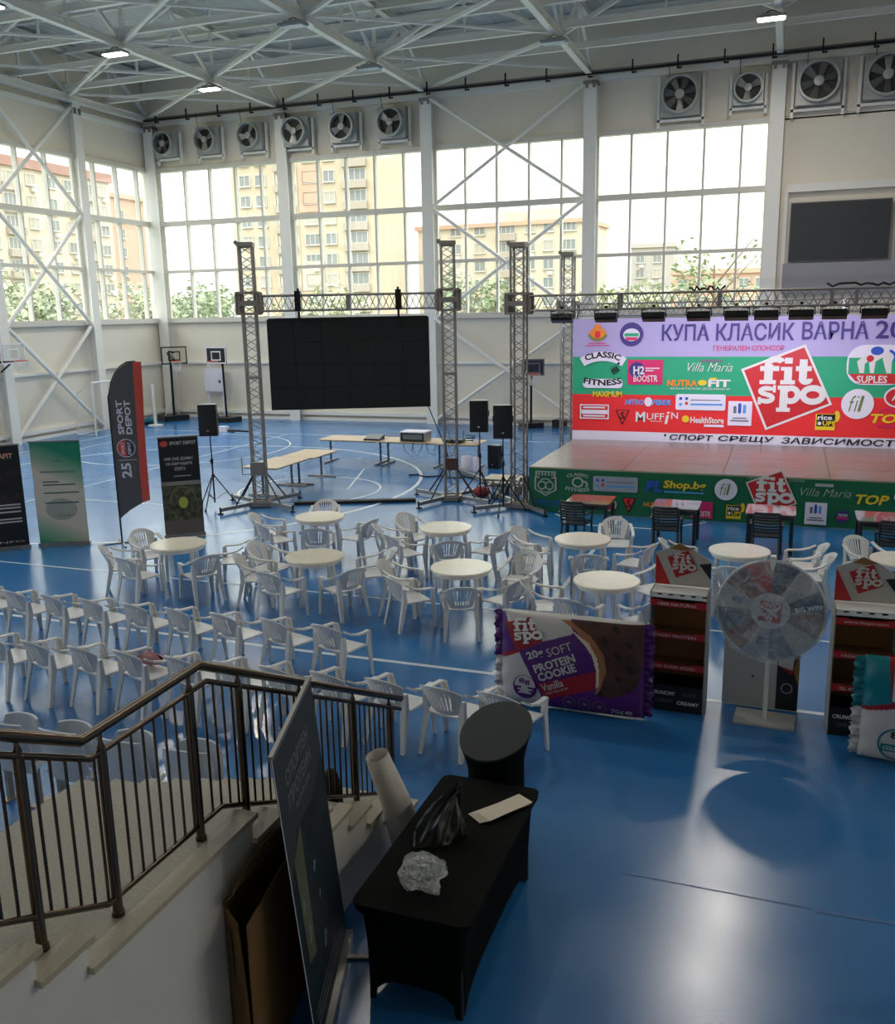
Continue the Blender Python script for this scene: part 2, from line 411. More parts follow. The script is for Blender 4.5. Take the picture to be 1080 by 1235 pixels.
# wall panels below the windows, with the rail between them and a plinth
BX = [XL]+COLX[1:]+[XR]
for i in range(len(BX)-1):
    x0, x1 = BX[i]+.02, BX[i+1]-.02
    MB().box(((x0+x1)/2, YB+.08, 1.36), (x1-x0, .05, 2.0)).build('panel', WALL, WB)
    MB().box(((x0+x1)/2, YB+.08, 3.3), (x1-x0, .05, 1.76)).build('panel', WALL, WB)
    MB().box(((x0+x1)/2, YB+.08, 11.35), (x1-x0, .05, 1.7)).build('panel', WALL, WB)
MB().box(((XL+XR)/2, YB+.0, 2.41), (XR-XL, .14, .1)).build('rail', STEEL, WB)
MB().box(((XL+XR)/2, YB+.0, .3), (XR-XL, .14, .14)).build('rail', STEEL, WB)
MB().box(((XL+XR)/2, YB-.02, 12.25), (XR-XL, .18, .2)).build('rail', STEEL, WB)
struct(MB().box(((XL+XR)/2, YB+.02, .06), (XR-XL, .1, .12)).build('baseboard_back', STEEL))
MB().box(((XR-.8)/2+.2, YB-.02, 8.2), (XR+.3, .2, .26)).build('rail', STEEL, WB)
MB().box((-.35, YB-.05, 6.1), (.12, .12, 4.1)).build('post', STEEL, WB)
LY = [YB]+COLY+[YF]
for i in range(len(LY)-1):
    y1, y0 = LY[i]-.02, LY[i+1]+.02
    for zc, hh in ((1.36, 2.0), (3.3, 1.76), (11.35, 1.7)):
        MB().box((XL-.08, (y0+y1)/2, zc), (.05, y1-y0, hh)).build('panel', WALL, WL)
MB().box((XL, (YB+YF)/2, 2.41), (.14, YB-YF, .1)).build('rail', STEEL, WL)
MB().box((XL, (YB+YF)/2, .3), (.14, YB-YF, .14)).build('rail', STEEL, WL)
MB().box((XL+.05, (YB+YF)/2, 12.0), (.2, YB-YF, .16)).build('rail', STEEL, WL)
MB().box((XL+.05, (YB+YF)/2, 12.45), (.24, YB-YF, .22)).build('rail', STEEL, WL)
struct(MB().box((XL-.02, (YB+YF)/2, .06), (.1, YB-YF, .12)).build('baseboard_left', STEEL))

# ---- windows
ZT = [4.3, 6.27, 8.25, 10.35]
PANES = {}
def window(n, along, a0, a1, cuts):
    """one bay of glazing between a0 and a1; panes, mullions and transoms are its pieces"""
    def bx(b, a, z, la, lz, d, off=0.0):
        if along == 'x': return b.box((a, YB+.05+off, z), (la, d, lz))
        return b.box((XL-.05-off, a, z), (d, la, lz))
    f = MB(); L = a1-a0; m = (a0+a1)/2
    bx(f, m, 4.22, L, .2, .34); bx(f, m, 10.42, L, .16, .3); bx(f, a0+.04, 7.3, .08, 6.2, .16); bx(f, a1-.04, 7.3, .08, 6.2, .16)
    w = struct(f.build('window_%d' % n, FRAME))
    for c in cuts: bx(MB(), c, 7.3, .075, 6.1, .2).build('mullion', FRAME, w)
    bx(MB(), m, ZT[2], L, .2, .24, -.02).build('transom', FRAME, w); bx(MB(), m, ZT[1], L, .12, .2, -.01).build('transom', FRAME, w)
    ed = [a0]+list(cuts)+[a1]
    for i in range(len(ed)-1):
        for j in range(3):
            la, lz = round(ed[i+1]-ed[i]-.02, 3), round(ZT[j+1]-ZT[j]-.02, 3)
            k = (along, la, lz)
            if k not in PANES:
                d = (la, .012, lz) if along == 'x' else (.012, la, lz)
                PANES[k] = MB().box((0, 0, 0), d).mesh('pane', GLASS)
            a, z = (ed[i]+ed[i+1])/2, (ZT[j]+ZT[j+1])/2
            link('pane', PANES[k], w, (a, YB+.09, z) if along == 'x' else (XL-.09, a, z))
    return w
n = 1
for i in range(4):
    x0 = COLX[i]+(.2 if i else .1); x1 = COLX[i+1]-.2
    window(n, 'x', x0, x1, [COLX[i]+t for t in (1.42, 2.66, 3.9, 5.12)]); n += 1
ly = [YB-.1]+COLY
for i in range(7):
    y1, y0 = ly[i]-.1, ly[i+1]+.18
    cuts = [[30.9, 32.2, 33.5], [25.6, 26.95, 28.35]][i] if i < 2 else [ly[i+1]+t for t in (1.2, 2.4, 3.6)]
    window(n, 'y', y0, y1, cuts); n += 1

# ---- wind bracing
def brace(par, a, b, r=.065): MB().tube([a, b], r, 8).build('brace', STEEL, par, 40)
for z0, z1 in ((.2, 4.1), (4.1, 8.2), (8.3, 12.1)):
    brace(WB, (-13.0, YB-.28, z0), (-7.2, YB-.28, z1)); brace(WB, (-7.2, YB-.33, z0), (-13.0, YB-.33, z1))
    brace(WL, (XL+.22, 25.4, z0), (XL+.22, 29.7, z1), .075); brace(WL, (XL+.28, 29.7, z0), (XL+.28, 25.4, z1), .075)

# ---- roof steel
def beam(name, a, b, w, h): return MB().bar(a, b, w, h).build(name, STEEL, CE)
def ibeam(name, a, b, w, h):
    m = MB(); a, b = Vector(a), Vector(b); t = Vector((0, 0, h/2-.012))
    m.bar(a+t, b+t, w, .024).bar(a-t, b-t, w, .024).bar(a, b, .02, h-.03); return m.build(name, STEEL, CE)
for x in COLX:
    ibeam('bottom_chord', (x, -8.8, 12.42), (x, YB-.1, 12.42), .2, .24)
    ibeam('top_chord', (x, -8.8, 14.1), (x, YB, 14.1), .2, .22)
PY = [34.0-2.35*k for k in range(19)]
for k, y in enumerate(PY[1:10]):
    ibeam('purlin', (XL, y-.0, 12.68), (XR, y, 12.68), .13, .2)
for k, y in enumerate(PY[:14]):
    ibeam('roof_purlin', (XL, y, 14.24), (XR, y, 14.24), .12, .16)
for x in COLX[:6]:
    for k in range(0, 10, 2):
        y = YB-.1-2.35*k
        beam('web', (x, y, 12.45), (x, y-2.35, 14.05), .1, .1); beam('web', (x, y-2.35, 14.05), (x, y-4.7, 12.45), .1, .1)
        beam('web', (x, y-4.7, 12.45), (x, y-4.7, 14.05), .09, .09); beam('web', (x, y-2.35, 12.45), (x, y-2.35, 14.05), .07, .07)
CY = [34.2, 29.6, 24.9, 20.2, 15.5]
for i in range(5):
    for j in range(3):
        xa, xb, ya, yb_ = COLX[i], COLX[i+1], CY[j], CY[j+1]
        if i >= 3: continue
        beam('plan_brace', (xa, ya, 12.5), (xb, yb_, 12.5), .1, .1); beam('plan_brace', (xa, yb_, 12.55), (xb, ya, 12.55), .07, .07)
for y in CY[1:4]:
    ibeam('cross_chord', (XL, y, 14.0), (XR, y, 14.0), .16, .16)
    for i in range(5):
        xa, xb = COLX[i], COLX[i+1]; xm = (xa+xb)/2
        beam('web', (xa, y, 12.5), (xm, y, 13.95), .11, .11); beam('web', (xm, y, 13.95), (xb, y, 12.5), .11, .11)
        beam('web', (xm, y, 13.95), (xm, y, 12.7), .07, .07)
for x in COLX[:6]:
    for y in CY[1:4]:
        MB().box((x, y, 12.3), (.42, .42, .03)).build('gusset_plate', STEEL, CE)

# ---- pipe run with hangers below the roof along the back wall
pr = thing('pipe_run', 'dark pipe run on hanger brackets along the top of the window wall', 'pipe', (0, 33.75, 12.3))
MB().tube([(XL+.4, 0, 0), (XR-.2, 0, 0)], .045, 8).build('pipe', BLACKM, pr, 40)
MB().tube([(XL+.4, .12, .1), (XR-.2, .12, .1)], .03, 8).build('pipe', ALUDARK, pr, 40)
for i in range(26):
    x = XL+1+i*1.5
    MB().bar((x, 0, -.12), (x, 0, .32), .05, .05).box((x+.06, 0, -.1), (.16, .06, .05)).build('hanger', BLACKM, pr)

# ---- high-bay lamps hung from the roof nodes
LAMPON = mat('lamp_diffuser_lit', (255, 240, 214), .4, emit=9.0); LAMPOFF = mat('lamp_diffuser_unlit', (176, 190, 206), .25)
def highbay(x, y, on, label):
    t = thing('highbay_lamp', label, 'lamp', (x, y, 12.11), 0, 'high-bay lamps under the roof nodes')
    MB().box((0, 0, 0), (.78, .36, .07)).box((0, 0, .06), (.5, .2, .08)).build('housing', mat('lamp_housing', (150, 150, 150), .4, metal=.5), t)
    MB().box((0, 0, -.045), (.7, .3, .03)).build('diffuser', LAMPON if on else LAMPOFF, t)
    MB().tube([(-.2, 0, .08), (-.1, 0, .15), (0, 0, .17), (.1, 0, .15), (.2, 0, .08)], .015, 6).build('bracket', BLACKM, t)
    if on:
        l = bpy.data.lights.new('lamp_light', 'AREA'); l.shape = 'RECTANGLE'; l.size = .68; l.size_y = .28; l.energy = LAMP_POWER; l.color = (1, .95, .86)
        o = bpy.data.objects.new('lamp_light', l); COL.objects.link(o); o.parent = t; o.location = (0, 0, -.07)
highbay(-19.4, 29.35, True, 'lit high-bay lamp on the truss nearest the corner fans')
highbay(-19.4, 24.5, True, 'lit high-bay lamp on the corner truss, one node in from the wall')
highbay(-13.2, 29.15, False, 'unlit high-bay lamp on the truss over the black video screen')
highbay(-13.2, 24.2, False, 'unlit high-bay lamp one node in from the wall over the video screen')
highbay(-7.0, 28.7, False, 'unlit high-bay lamp on the truss over the cross-braced window bay')
highbay(-.95, 28.9, True, 'lit high-bay lamp on the truss over the stage banner')
highbay(-.98, 24.8, True, 'lit high-bay lamp over the front edge of the stage')
highbay(-1.1, 20.1, True, 'lit high-bay lamp over the floor before the stage')
highbay(-19.4, 19.8, True, 'lit high-bay lamp on the corner truss, farthest from the wall')

for k, x in enumerate(COLX[1:4]):  # unseen lamps, added as fill so the chairs get light from above
    highbay(x, 15.3, True, 'unseen high-bay lamp added as fill over the seating, %s truss from the side windows' % ('second', 'third', 'fourth', 'fifth', 'sixth')[k])

for x, y, w in ((11.6, 15.3, 'by the plain side wall, nearest the stage'), (11.6, 10.6, 'by the plain side wall, middle of three'), (11.6, 5.9, 'by the plain side wall, nearest the gallery')):  # unseen lamps, added to brighten the stair side wall
    highbay(x, y, True, 'unseen high-bay lamp added as fill '+w)

# ---- wall fans
FANG = mat('fan_housing_grey', (168, 170, 168), .4, metal=.2); FAND = mat('fan_dark_throat', (52, 54, 54), .6); FANB = mat('fan_blade', (150, 150, 146), .35, metal=.4)
FANF = mat('fan_fine_blade', (96, 97, 95), .35, metal=.4)
def fan(x, z, d, nb, rot, label):
    t = thing('wall_fan', label, 'fan', (x, 33.82, z), 0, 'ventilation fans above the windows'); r = d/2
    b = MB(); b.box((0, .34, 0), (d*1.08, .44, d*1.08)); b.build('housing', FANG, t)
    b = MB(); b.m = Matrix.Rotation(PI/2, 4, 'X'); n = 28
    vs = []; fs = []
    for k in range(n):
        a = 2*PI*k/n; c, s = math.cos(a), math.sin(a)
        vs += [(r*c, r*s, -.13), (r*1.02*c, r*1.02*s, .12), (r*.9*c, r*.9*s, .12), (r*.88*c, r*.88*s, -.11)]
    for k in range(n):
        j = (k+1) % n
        for q in range(4): fs.append((4*k+q, 4*k+(q+1) % 4, 4*j+(q+1) % 4, 4*j+q))
    b.add(vs, fs); b.build('shroud', FANG, t, 40)
    b = MB(); b.add([(r*.9*math.cos(2*PI*k/24), .09, r*.9*math.sin(2*PI*k/24)) for k in range(24)], [tuple(range(24))]); b.build('throat', FAND, t)
    b = MB(); b.m = Matrix.Rotation(PI/2, 4, 'X'); b.lathe([(.0, .1), (.1*d+.03, .08), (.1*d+.03, -.05)], 14); b.build('hub', FANG, t, 40)
    for k in range(nb):
        b = MB(); b.m = Matrix.Rotation(PI/2, 4, 'X') @ Matrix.Rotation(rot+2*PI*k/nb, 4, 'Z')
        w = .17*d if nb < 5 else .12*d
        b.add([(.1*d, -w*.4, .03), (r*.85, -w, .06), (r*.85, w*.7, -.02), (.1*d, w*.4, -.02)], [(0, 1, 2, 3)]); b.build('blade', FANB if nb < 5 else FANF, t, None, .012)
    for sx in (-1, 1): MB().box((sx*d*.62, .42, -.15), (.09, .12, d*1.35)).build('support_post', STEEL, t)
    MB().box((0, .42, -d*.62), (d*1.3, .12, .08)).build('support_rail', STEEL, t)
    MB().tube([(-.3*d, -.1, 1.0), (-.3*d, 0, .45*d)], .012, 5).build('cable', BLACKM, t)
for i, (x, d, nb, rot, lab) in enumerate([
    (-24.78, .92, 5, .2, 'wall fan in the hall corner, first of the row'), (-22.74, .95, 3, .5, 'three-blade wall fan, second from the corner'),
    (-20.7, .95, 3, 1.2, 'three-blade wall fan just before the second column'), (-18.65, 1.0, 3, .5, 'three-blade wall fan just past the second column'),
    (-16.57, 1.0, 3, 1.55, 'three-blade wall fan above the middle of the apartment-block window'), (-14.54, 1.02, 3, .45, 'three-blade wall fan beside the cross-braced bay'),
    (-3.91, 1.2, 7, .3, 'large dark-throated wall fan above the stage windows'), (-1.72, .9, 3, .5, 'small wall fan beside the column next to the scoreboard'),
    (.44, 1.25, 6, .3, 'large wall fan above the grey scoreboard'), (2.45, 1.25, 6, .6, 'large wall fan cut by the picture edge')]):
    fan(x, 11.38, d, nb, rot, lab)

# ---- scoreboard on the solid wall
sb = thing('scoreboard', 'dark grey scoreboard panel hung on the solid wall beside the windows', 'scoreboard', (1.36, 34.24, 6.76))
MB().box((0, .06, 0), (3.1, .14, 1.92)).build('casing', mat('score_casing', (96, 98, 104), .5), sb)
MB().box((0, -.02, 0), (3.04, .03, 1.85)).build('display', SCORE, sb)
MB().box((.3, .02, -1.5), (4.0, .03, 1.0)).box((1.75, .02, 0), (.1, .05, 2.4)).build('mounting_panel', mat('score_mount', (150, 148, 156), .6), sb)

# ================================================================== OUTSIDE
struct(MB().box((-40, 110, -.6), (420, 420, .2)).build('ground_outside', mat('outside_ground', (120, 124, 104), .9, var=.2, vscale=.2)))
WFR = mat('far_window_frame', (196, 190, 180), .6); WPN = mat('far_window_pane', (128, 130, 128), .3); WPN2 = mat('far_window_curtain', (168, 162, 148), .5)
BALC = mat('far_loggia', (164, 152, 138), .8)
WMESH = {}
def building(name, label, loc, rz, size, wallm, bays, floors, z0, fh, wcol, bands=(), roofm=None, roofh=.7, group='apartment blocks outside', huts=()):
    """block with facade at local y=0 facing -y; windows in a grid"""
    t = thing(name, label, 'building', loc, rz, group); W, D, Hh = size
    MB().box((W/2, D/2, Hh/2), (W, D, Hh)).build('wall', wallm, t)
    MB().box((W/2, D/2, Hh+roofh/2), (W+.8, D+.8, roofh)).build('roof', roofm or wallm, t)
    for (x, w, h) in huts: MB().box((x, 3, Hh+roofh+h/2), (w, 4, h)).build('roof_hut', wallm, t)
    for (x0, x1, za, zb, m) in bands: MB().box(((x0+x1)/2, -.08, (za+zb)/2), (x1-x0, .16, zb-za)).build('facade_panel', m, t)
    rnd = random.Random(len(name)*7+int(W))
    for fI in range(floors):
        z = z0+fI*fh
        for bI, (x, w) in enumerate(bays):
            hgt = 1.45; key = (w, rnd.random() < .35)
            if key not in WMESH:
                b = MB(); b.box((0, -.1, 0), (w, .12, .1)).box((0, -.1, hgt), (w, .12, .1)).box((-w/2, -.1, hgt/2), (.1, .12, hgt)).box((w/2, -.1, hgt/2), (.1, .12, hgt))
                k = max(2, round(w/.75))
                for q in range(1, k): b.box((-w/2+q*w/k, -.1, hgt/2), (.08, .1, hgt))
                b.box((0, -.17, -.1), (w+.2, .2, .06))
                WMESH[key] = (b.mesh('window', WFR), MB().box((0, -.05, hgt/2), (w-.1, .06, hgt-.1)).mesh('pane', WPN2 if key[1] else WPN))
            wo = link('window', WMESH[key][0], t, (x, 0, z)); link('pane', WMESH[key][1], wo)
            if w > 2.6: MB().box((x, -.35, z-.55), (w+.3, .5, 1.0)).build('balcony', BALC, t)
            elif rnd.random() < .3: MB().box((x+w*.2, -.3, z-.6), (.8, .4, .55)).build('air_conditioner', WFR, t)
    MB().box((W/2, -.06, z0-1.0), (W, .1, .12)).build('string_course', BALC, t)
    return t
CREAM = mat('facade_cream', (186, 168, 144), .85, var=.05, vscale=.3); PEACH = mat('facade_peach', (190, 154, 132), .85, var=.04); PALE = mat('facade_pale', (194, 180, 160), .85, var=.04, vscale=.3)
ROOFR = mat('roof_red', (160, 124, 112), .8); GREYB = mat('facade_grey', (170, 164, 156), .85)
building('apartment_block', 'tall cream apartment block with a pink stripe, behind the video screen', (-75.5, 118, -.4), R(4), (21.5, 14, 34), CREAM,
         [(2.2, 1.6), (4.6, 1.6), (8.4, 2.9), (12.2, 2.2), (15.0, 1.6), (18.8, 3.2)], 11, 3.2, 2.75, None,
         bands=[(10.4, 13.8, 18.6, 24.5, PEACH), (10.4, 13.8, 8, 12, PALE), (6.6, 10.2, .5, 33.5, PALE)])
building('apartment_block', 'pale low block with rooftop huts, behind the cross-braced window bay', (-56, 140, -.4), R(-3), (27, 14, 17.2), PALE,
         [(3, 1.8), (6.5, 1.8), (10.5, 1.8), (14.8, 2.9), (18.6, 1.6), (21.5, 1.6), (24.6, 2.2)], 6, 2.6, 2.7, None, roofm=PEACH, roofh=.6, huts=[(15.5, 3.4, 1.5), (20.6, 4, 1.7)])
building('apartment_block', 'small grey block beside the column above the stage truss end', (-27.5, 172, -.4), R(3), (7.5, 10, 15.2), GREYB, [(1.6, 1.5), (4.6, 1.5)], 5, 2.2, 2.6, None)
building('apartment_block', 'low peach block half hidden by trees above the stage truss', (-17.5, 150, -.4), R(0), (13, 10, 9.6), PEACH, [(1.6, 1.5), (4.4, 1.5), (7.4, 2.2), (10.6, 1.5), (13, 1.5)], 3, 2.2, 2.6, None)
building('apartment_block', 'long cream block with red roof edge outside the side windows', (-100, 74, -.4), R(90), (48, 14, 25.0), PALE,
         [(3+i*3.6, (1.7, 2.2, 1.7, 2.9)[i % 4]) for i in range(13)], 8, 2.6, 2.9, None, roofm=ROOFR, roofh=1.3)
building('apartment_block', 'peach end block with plain wall outside the side windows', (-101, 123, -.4), R(90), (13, 14, 23.2), PEACH, [(2.2, 1.6)], 7, 2.6, 2.9, None)

LEAF = [mat('leaf_pale', (160, 164, 132), .8, var=.2, vscale=1), mat('leaf_green', (136, 146, 112), .8, var=.2, vscale=1)]
BARK = mat('bark', (120, 104, 84), .9)
def tree(label, loc, rx, rz, h, n, sz, m, seed):
    """trunk with branches and a crown of leaf blades"""
    rnd = random.Random(seed); t = thing('tree', label, 'tree', loc, 0, 'trees outside the windows')
    b = MB(); b.tube([(0, 0, 0), (.1, 0, h*.4), (0, .1, h*.75)], [.22, .16, .06], 8)
    for k in range(7):
        a = rnd.uniform(0, 2*PI); b.tube([(0, 0, h*(.3+.05*k)), (rx*.5*math.cos(a), rx*.5*math.sin(a), h*(.5+.05*k)), (rx*.8*math.cos(a), rx*.8*math.sin(a), h*(.62+.05*k))], [.09, .05, .02], 5)
    b.build('trunk', BARK, t)
    b = MB(); cl = [(rnd.uniform(-1, 1)*rx*.6, rnd.uniform(-1, 1)*rx*.6, h-rz+rnd.uniform(-.75, .62)*rz, rnd.uniform(.3, .55)) for _ in range(16)]
    for _ in range(n):
        cx, cy, cz, cr = rnd.choice(cl)
        d = Vector((rnd.gauss(0, 1), rnd.gauss(0, 1), rnd.gauss(0, 1))).normalized()*rnd.uniform(.45, 1)
        p = Vector((cx+d.x*cr*rx, cy+d.y*cr*rx, cz+d.z*cr*rz))
        u = Vector((rnd.gauss(0, 1), rnd.gauss(0, 1), rnd.gauss(0, .6))).normalized(); v = u.cross(Vector((rnd.gauss(0, 1), rnd.gauss(0, 1), 1)).normalized()).normalized()
        s = sz*rnd.uniform(.6, 1.3)
        b.add([tuple(p-u*s), tuple(p+v*s*.5), tuple(p+u*s), tuple(p-v*s*.5)], [(0, 1, 2, 3)])
    o = b.build('foliage', m, t); o['kind'] = 'stuff'
for k, (lab, x, y, rx, rz, h, n_, sz, mi) in enumerate([
    ('leafy tree outside by the hall corner, below the open sky', -48.5, 70, 4.2, 3.4, 7.6, 1500, .3, 1), ('low tree outside before the tall apartment block', -37, 72, 5.0, 3.0, 7.4, 1600, .3, 0),
    ('round tree outside the cross-braced window bay', -23.0, 68, 3.6, 3.4, 8.2, 1500, .28, 1), ('low bushy tree outside beside the stage column', -12.5, 72, 4.4, 2.6, 6.8, 1300, .3, 0),
    ('sparse tall tree outside above the stage banner', -5.0, 66, 3.8, 4.0, 10.0, 800, .22, 1), ('sparse tree outside beside the solid scoreboard wall', 1.5, 74, 3.2, 3.8, 9.8, 750, .22, 0)]):
    tree(lab, (x, y, -.4), rx, rz, h, n_, sz, LEAF[mi], k)
for k, (lab, x, y, rx, rz, h) in enumerate([('green tree outside the side windows, behind the cross brace', -60, 56, 4.4, 4, 9.8), ('green tree outside the side windows, beside the inner column', -64, 66, 4.6, 4, 9.4),
    ('green tree outside the side windows, close to the hall corner', -60, 76, 4.6, 3.6, 8.6), ('green tree outside the side windows, nearest the corner post', -58, 86, 4, 3.4, 7.4)]):
    tree(lab, (x, y, -.4), rx, rz, h, 1700, .32, LEAF[k % 2], 20+k)

# ================================================================== WHITE CHAIRS AND ROUND TABLES
def chair_meshes(m):
    """moulded stacking armchair, front towards +y; returns {part: mesh}"""
    out = {}
    b = MB()                                                      # seat: dished slab with rolled front
    def seat(u, v):
        w = .235+.02*v; x = (2*u-1)*w; y = -.2+.43*v
        dish = -.018*(1-(2*u-1)**2)*(1-(2*v-1)**2); roll = -.03*max(0, v-.85)/.15
        return (x, y, .425+dish+roll)
    b.grid(seat, 8, 8)
    me = b.build('seat', m, None, 50, .022); out['seat'] = me.data; bpy.data.objects.remove(me)
    b = MB()                                                      # backrest: curved panel, fan of slots
    NU, NV = 22, 6
    def back(u, v):
        a = (2*u-1)*(.72+.30*v); r = .235+.045*v
        z = .44+.355*v-.10*v*abs(2*u-1)**2.2
        return (r*math.sin(a), -.02-r*math.cos(a)-.10*v+.03*(1-v), z)
    def keep(i, j):
        if j in (0, NV-1) or not 5 <= i < 17: return True
        return (i % 2) == 1
    b.grid(back, NU, NV, keep)
    me = b.build('backrest', m, None, 50, .014); out['backrest'] = me.data; bpy.data.objects.remove(me)
    for s, nm in ((-1, 'arm_l'), (1, 'arm_r')):
        b = MB()                                                  # arm: flat ribbon from the back to the front upright
        pts = [(.255, -.23, .70), (.276, -.14, .645), (.285, -.02, .61), (.284, .10, .60), (.275, .19, .598), (.264, .23, .56)]
        vs = []; fs = []
        for k, (x, y, z) in enumerate(pts):
            t = Vector(pts[min(k+1, 5)])-Vector(pts[max(k-1, 0)]); up = Vector((t.x, -t.z, t.y)).normalized()*.011
            for dx, q in ((-.026, 1), (.026, 1), (.026, -1), (-.026, -1)): vs.append((s*(x+dx), y+up.y*q, z+abs(up.z)*q))
        for k in range(5):
            for q in range(4): fs.append((4*k+q, 4*k+(q+1) % 4, 4*k+4+(q+1) % 4, 4*k+4+q))
        fs += [(3, 2, 1, 0), (20, 21, 22, 23)]
        b.add(vs, fs); out[nm] = b.mesh('armrest', m, 50)
    def leg(name, top, mid, bot, w):
        b = MB(); vs = []; fs = []
        for (x, y, z), ww in ((top, w[0]), (mid, w[1]), (bot, w[2])):
            sx = 1 if x > 0 else -1; sy = 1 if y > 0 else -1       # L-section open to the inside
            for dx, dy in ((0, 0), (-ww*sx, 0), (-ww*sx, -.012*sy), (-.012*sx, -.012*sy), (-.012*sx, -ww*sy), (0, -ww*sy)): vs.append((x+dx, y+dy, z))
        for k in range(2):
            for q in range(6): fs.append((6*k+q, 6*k+(q+1) % 6, 6*k+6+(q+1) % 6, 6*k+6+q))
        fs += [(0, 1, 2, 3), (0, 3, 4, 5), (12, 13, 14, 15), (12, 15, 16, 17)]
        b.add(vs, fs); out[name] = b.mesh('leg', m)
    for s in (-1, 1):
        leg('leg_f%d' % s, (s*.285, .235, .59), (s*.275, .245, .42), (s*.285, .265, 0), (.05, .075, .04))
        leg('leg_b%d' % s, (s*.245, -.24, .62), (s*.235, -.24, .42), (s*.255, -.33, 0), (.04, .07, .04))
    return out
PARTN = {'arm_l': 'armrest', 'arm_r': 'armrest', 'leg_f-1': 'leg', 'leg_f1': 'leg', 'leg_b-1': 'leg', 'leg_b1': 'leg'}
CM = chair_meshes(CHAIRW)
def chair(x, y, rz, label, group, meshes=CM, name='plastic_chair'):
    t = thing(name, label, 'chair', (x, y, 0), rz, group)
    for k, me in meshes.items(): link(PARTN.get(k, k), me, t)
    return t

def table_meshes():
    o = {}
    o['table_top'] = MB().lathe([(.0, .70), (.43, .70), (.452, .695), (.46, .71), (.452, .73), (.40, .728), (0, .724)], 40).mesh('table_top', CREAMTOP, 35)
    o['apron'] = MB().lathe([(.39, .64), (.41, .64), (.415, .70), (.39, .70)], 32).mesh('apron', CHAIRW, 35)
    b = MB(); b.tube([(.33, 0, .7), (.36, 0, .4), (.37, 0, 0)], [.04, .034, .024], 8); o['leg'] = b.mesh('leg', CHAIRW, 40)
    return o
TM = table_meshes()
def round_table(x, y, label):
    t = thing('round_table', label, 'table', (x, y, 0), random.uniform(0, 1.5), 'round garden tables')
    link('table_top', TM['table_top'], t); link('apron', TM['apron'], t)
    for k in range(4): link('leg', TM['leg'], t, None, (0, 0, PI/4+k*PI/2))
    return t
SIDE = {0: 'facing the stage side', 1: 'at its window side'}
TABLES = [   # x, y, name used in labels, chairs: (angle, radius, turn, words)
    (-9.30, 12.24, 'the table before the dark sports roll-up', [(160, .85, 0, 'far side, half behind the top'), (-145, .86, 0, 'in profile nearest the flag'), (-97, .84, 0, 'back to us, nearer the flag'), (-33, .92, 0, 'back to us, away from the flag'), (22, .9, 0, 'sideways, away from the flag')]),
    (-7.99, 14.73, 'the table behind, nearest the video-screen tower', [(112, .9, 0, 'far side, only its back showing'), (-165, .95, 8, 'outermost on the tower side'), (-125, .86, 0, 'second on the tower side'), (-65, .86, 0, 'back turned to the front table'), (-8, .85, 0, 'in profile on the screen side')]),
    (-6.73, 12.17, 'the front table below the video screen', [(166, .96, 0, 'rear one of the overlapping pair'), (-155, .86, 0, 'front one of the overlapping pair'), (-97, .82, 0, 'nearest the chair rows, turned a little'), (-33, .86, 0, 'slotted back square to us'), (25, .9, 0, 'in profile facing the tower')]),
    (-5.43, 14.55, 'the table behind, below the narrow truss tower', [(152, .85, 0, 'far one with a rounded back'), (-163, .9, 0, 'outer one of the pair'), (-122, .82, 0, 'inner one of the pair'), (-68, .8, 0, 'back square to the front table'), (-12, .84, 0, 'turned towards the screen side')]),
    (-4.33, 12.23, 'the front table in the middle of the floor', [(-168, .88, 0, 'outer one of the pair'), (-128, .82, 0, 'inner one of the pair'), (-72, .84, 0, 'nearest the long white line'), (-20, .86, 0, 'above the purple cookie pack corner'), (40, .95, 40, 'turned away at the far corner')]),
    (-2.98, 14.38, 'the table behind, before the green stage skirt', [(168, .92, 0, 'outer one of the pair'), (-150, .86, 0, 'inner one of the pair'), (-72, .82, 0, 'back square to the front table'), (-8, .84, 0, 'turned towards the stage steps'), (72, 1.15, 35, 'standing askew by the court line'), (5, 1.6, 180, 'turned away behind the display header')]),
    (-2.18, 12.17, 'the front table above the cookie pack', [(-160, .86, 0, 'behind the pack corner'), (-105, .86, 0, 'middle one behind the pack'), (-45, .86, 0, 'beside the cardboard display'), (52, .96, 0, 'half hidden by the display header')]),
    (-.53, 14.32, 'the table above the prize wheel', [(-138, .85, 0, 'beside the display header'), (-92, .84, 0, 'behind the wheel rim'), (-4, .98, 10, 'front one of the crossed pair'), (24, 1.0, -20, 'rear one of the crossed pair')]),
    (1.76, 14.44, 'the table cut by the picture edge', [(120, .85, 0, 'slotted back rounded')]),
]
spots = []
for ti, (x, y, nm, chs) in enumerate(TABLES):
    round_table(x, y, 'cream round plastic table, '+nm.replace('the ', '', 1))
    for (a, r, turn, w) in chs:
        r = max(r, .86)
        spots.append([x+r*math.cos(R(a)), y+r*math.sin(R(a)), R(a)+PI/2+R(turn+random.uniform(-7, 7)), ti, w])
for _ in range(60):                                               # chairs stand clear of each other and of the tables
    for i in range(len(spots)):
        for j in range(i):
            d = Vector((spots[i][0]-spots[j][0], spots[i][1]-spots[j][1])); l = d.length
            m_ = .60 if spots[i][3] == spots[j][3] else .68
            if l < m_:
                d = d/l*(m_-l)*.5; spots[i][0] += d.x; spots[i][1] += d.y; spots[j][0] -= d.x; spots[j][1] -= d.y
        for (tx, ty, _n, _c) in TABLES:
            d = Vector((spots[i][0]-tx, spots[i][1]-ty)); l = d.length
            if l < .84: d = d/l*(.84-l)*.5; spots[i][0] += d.x; spots[i][1] += d.y
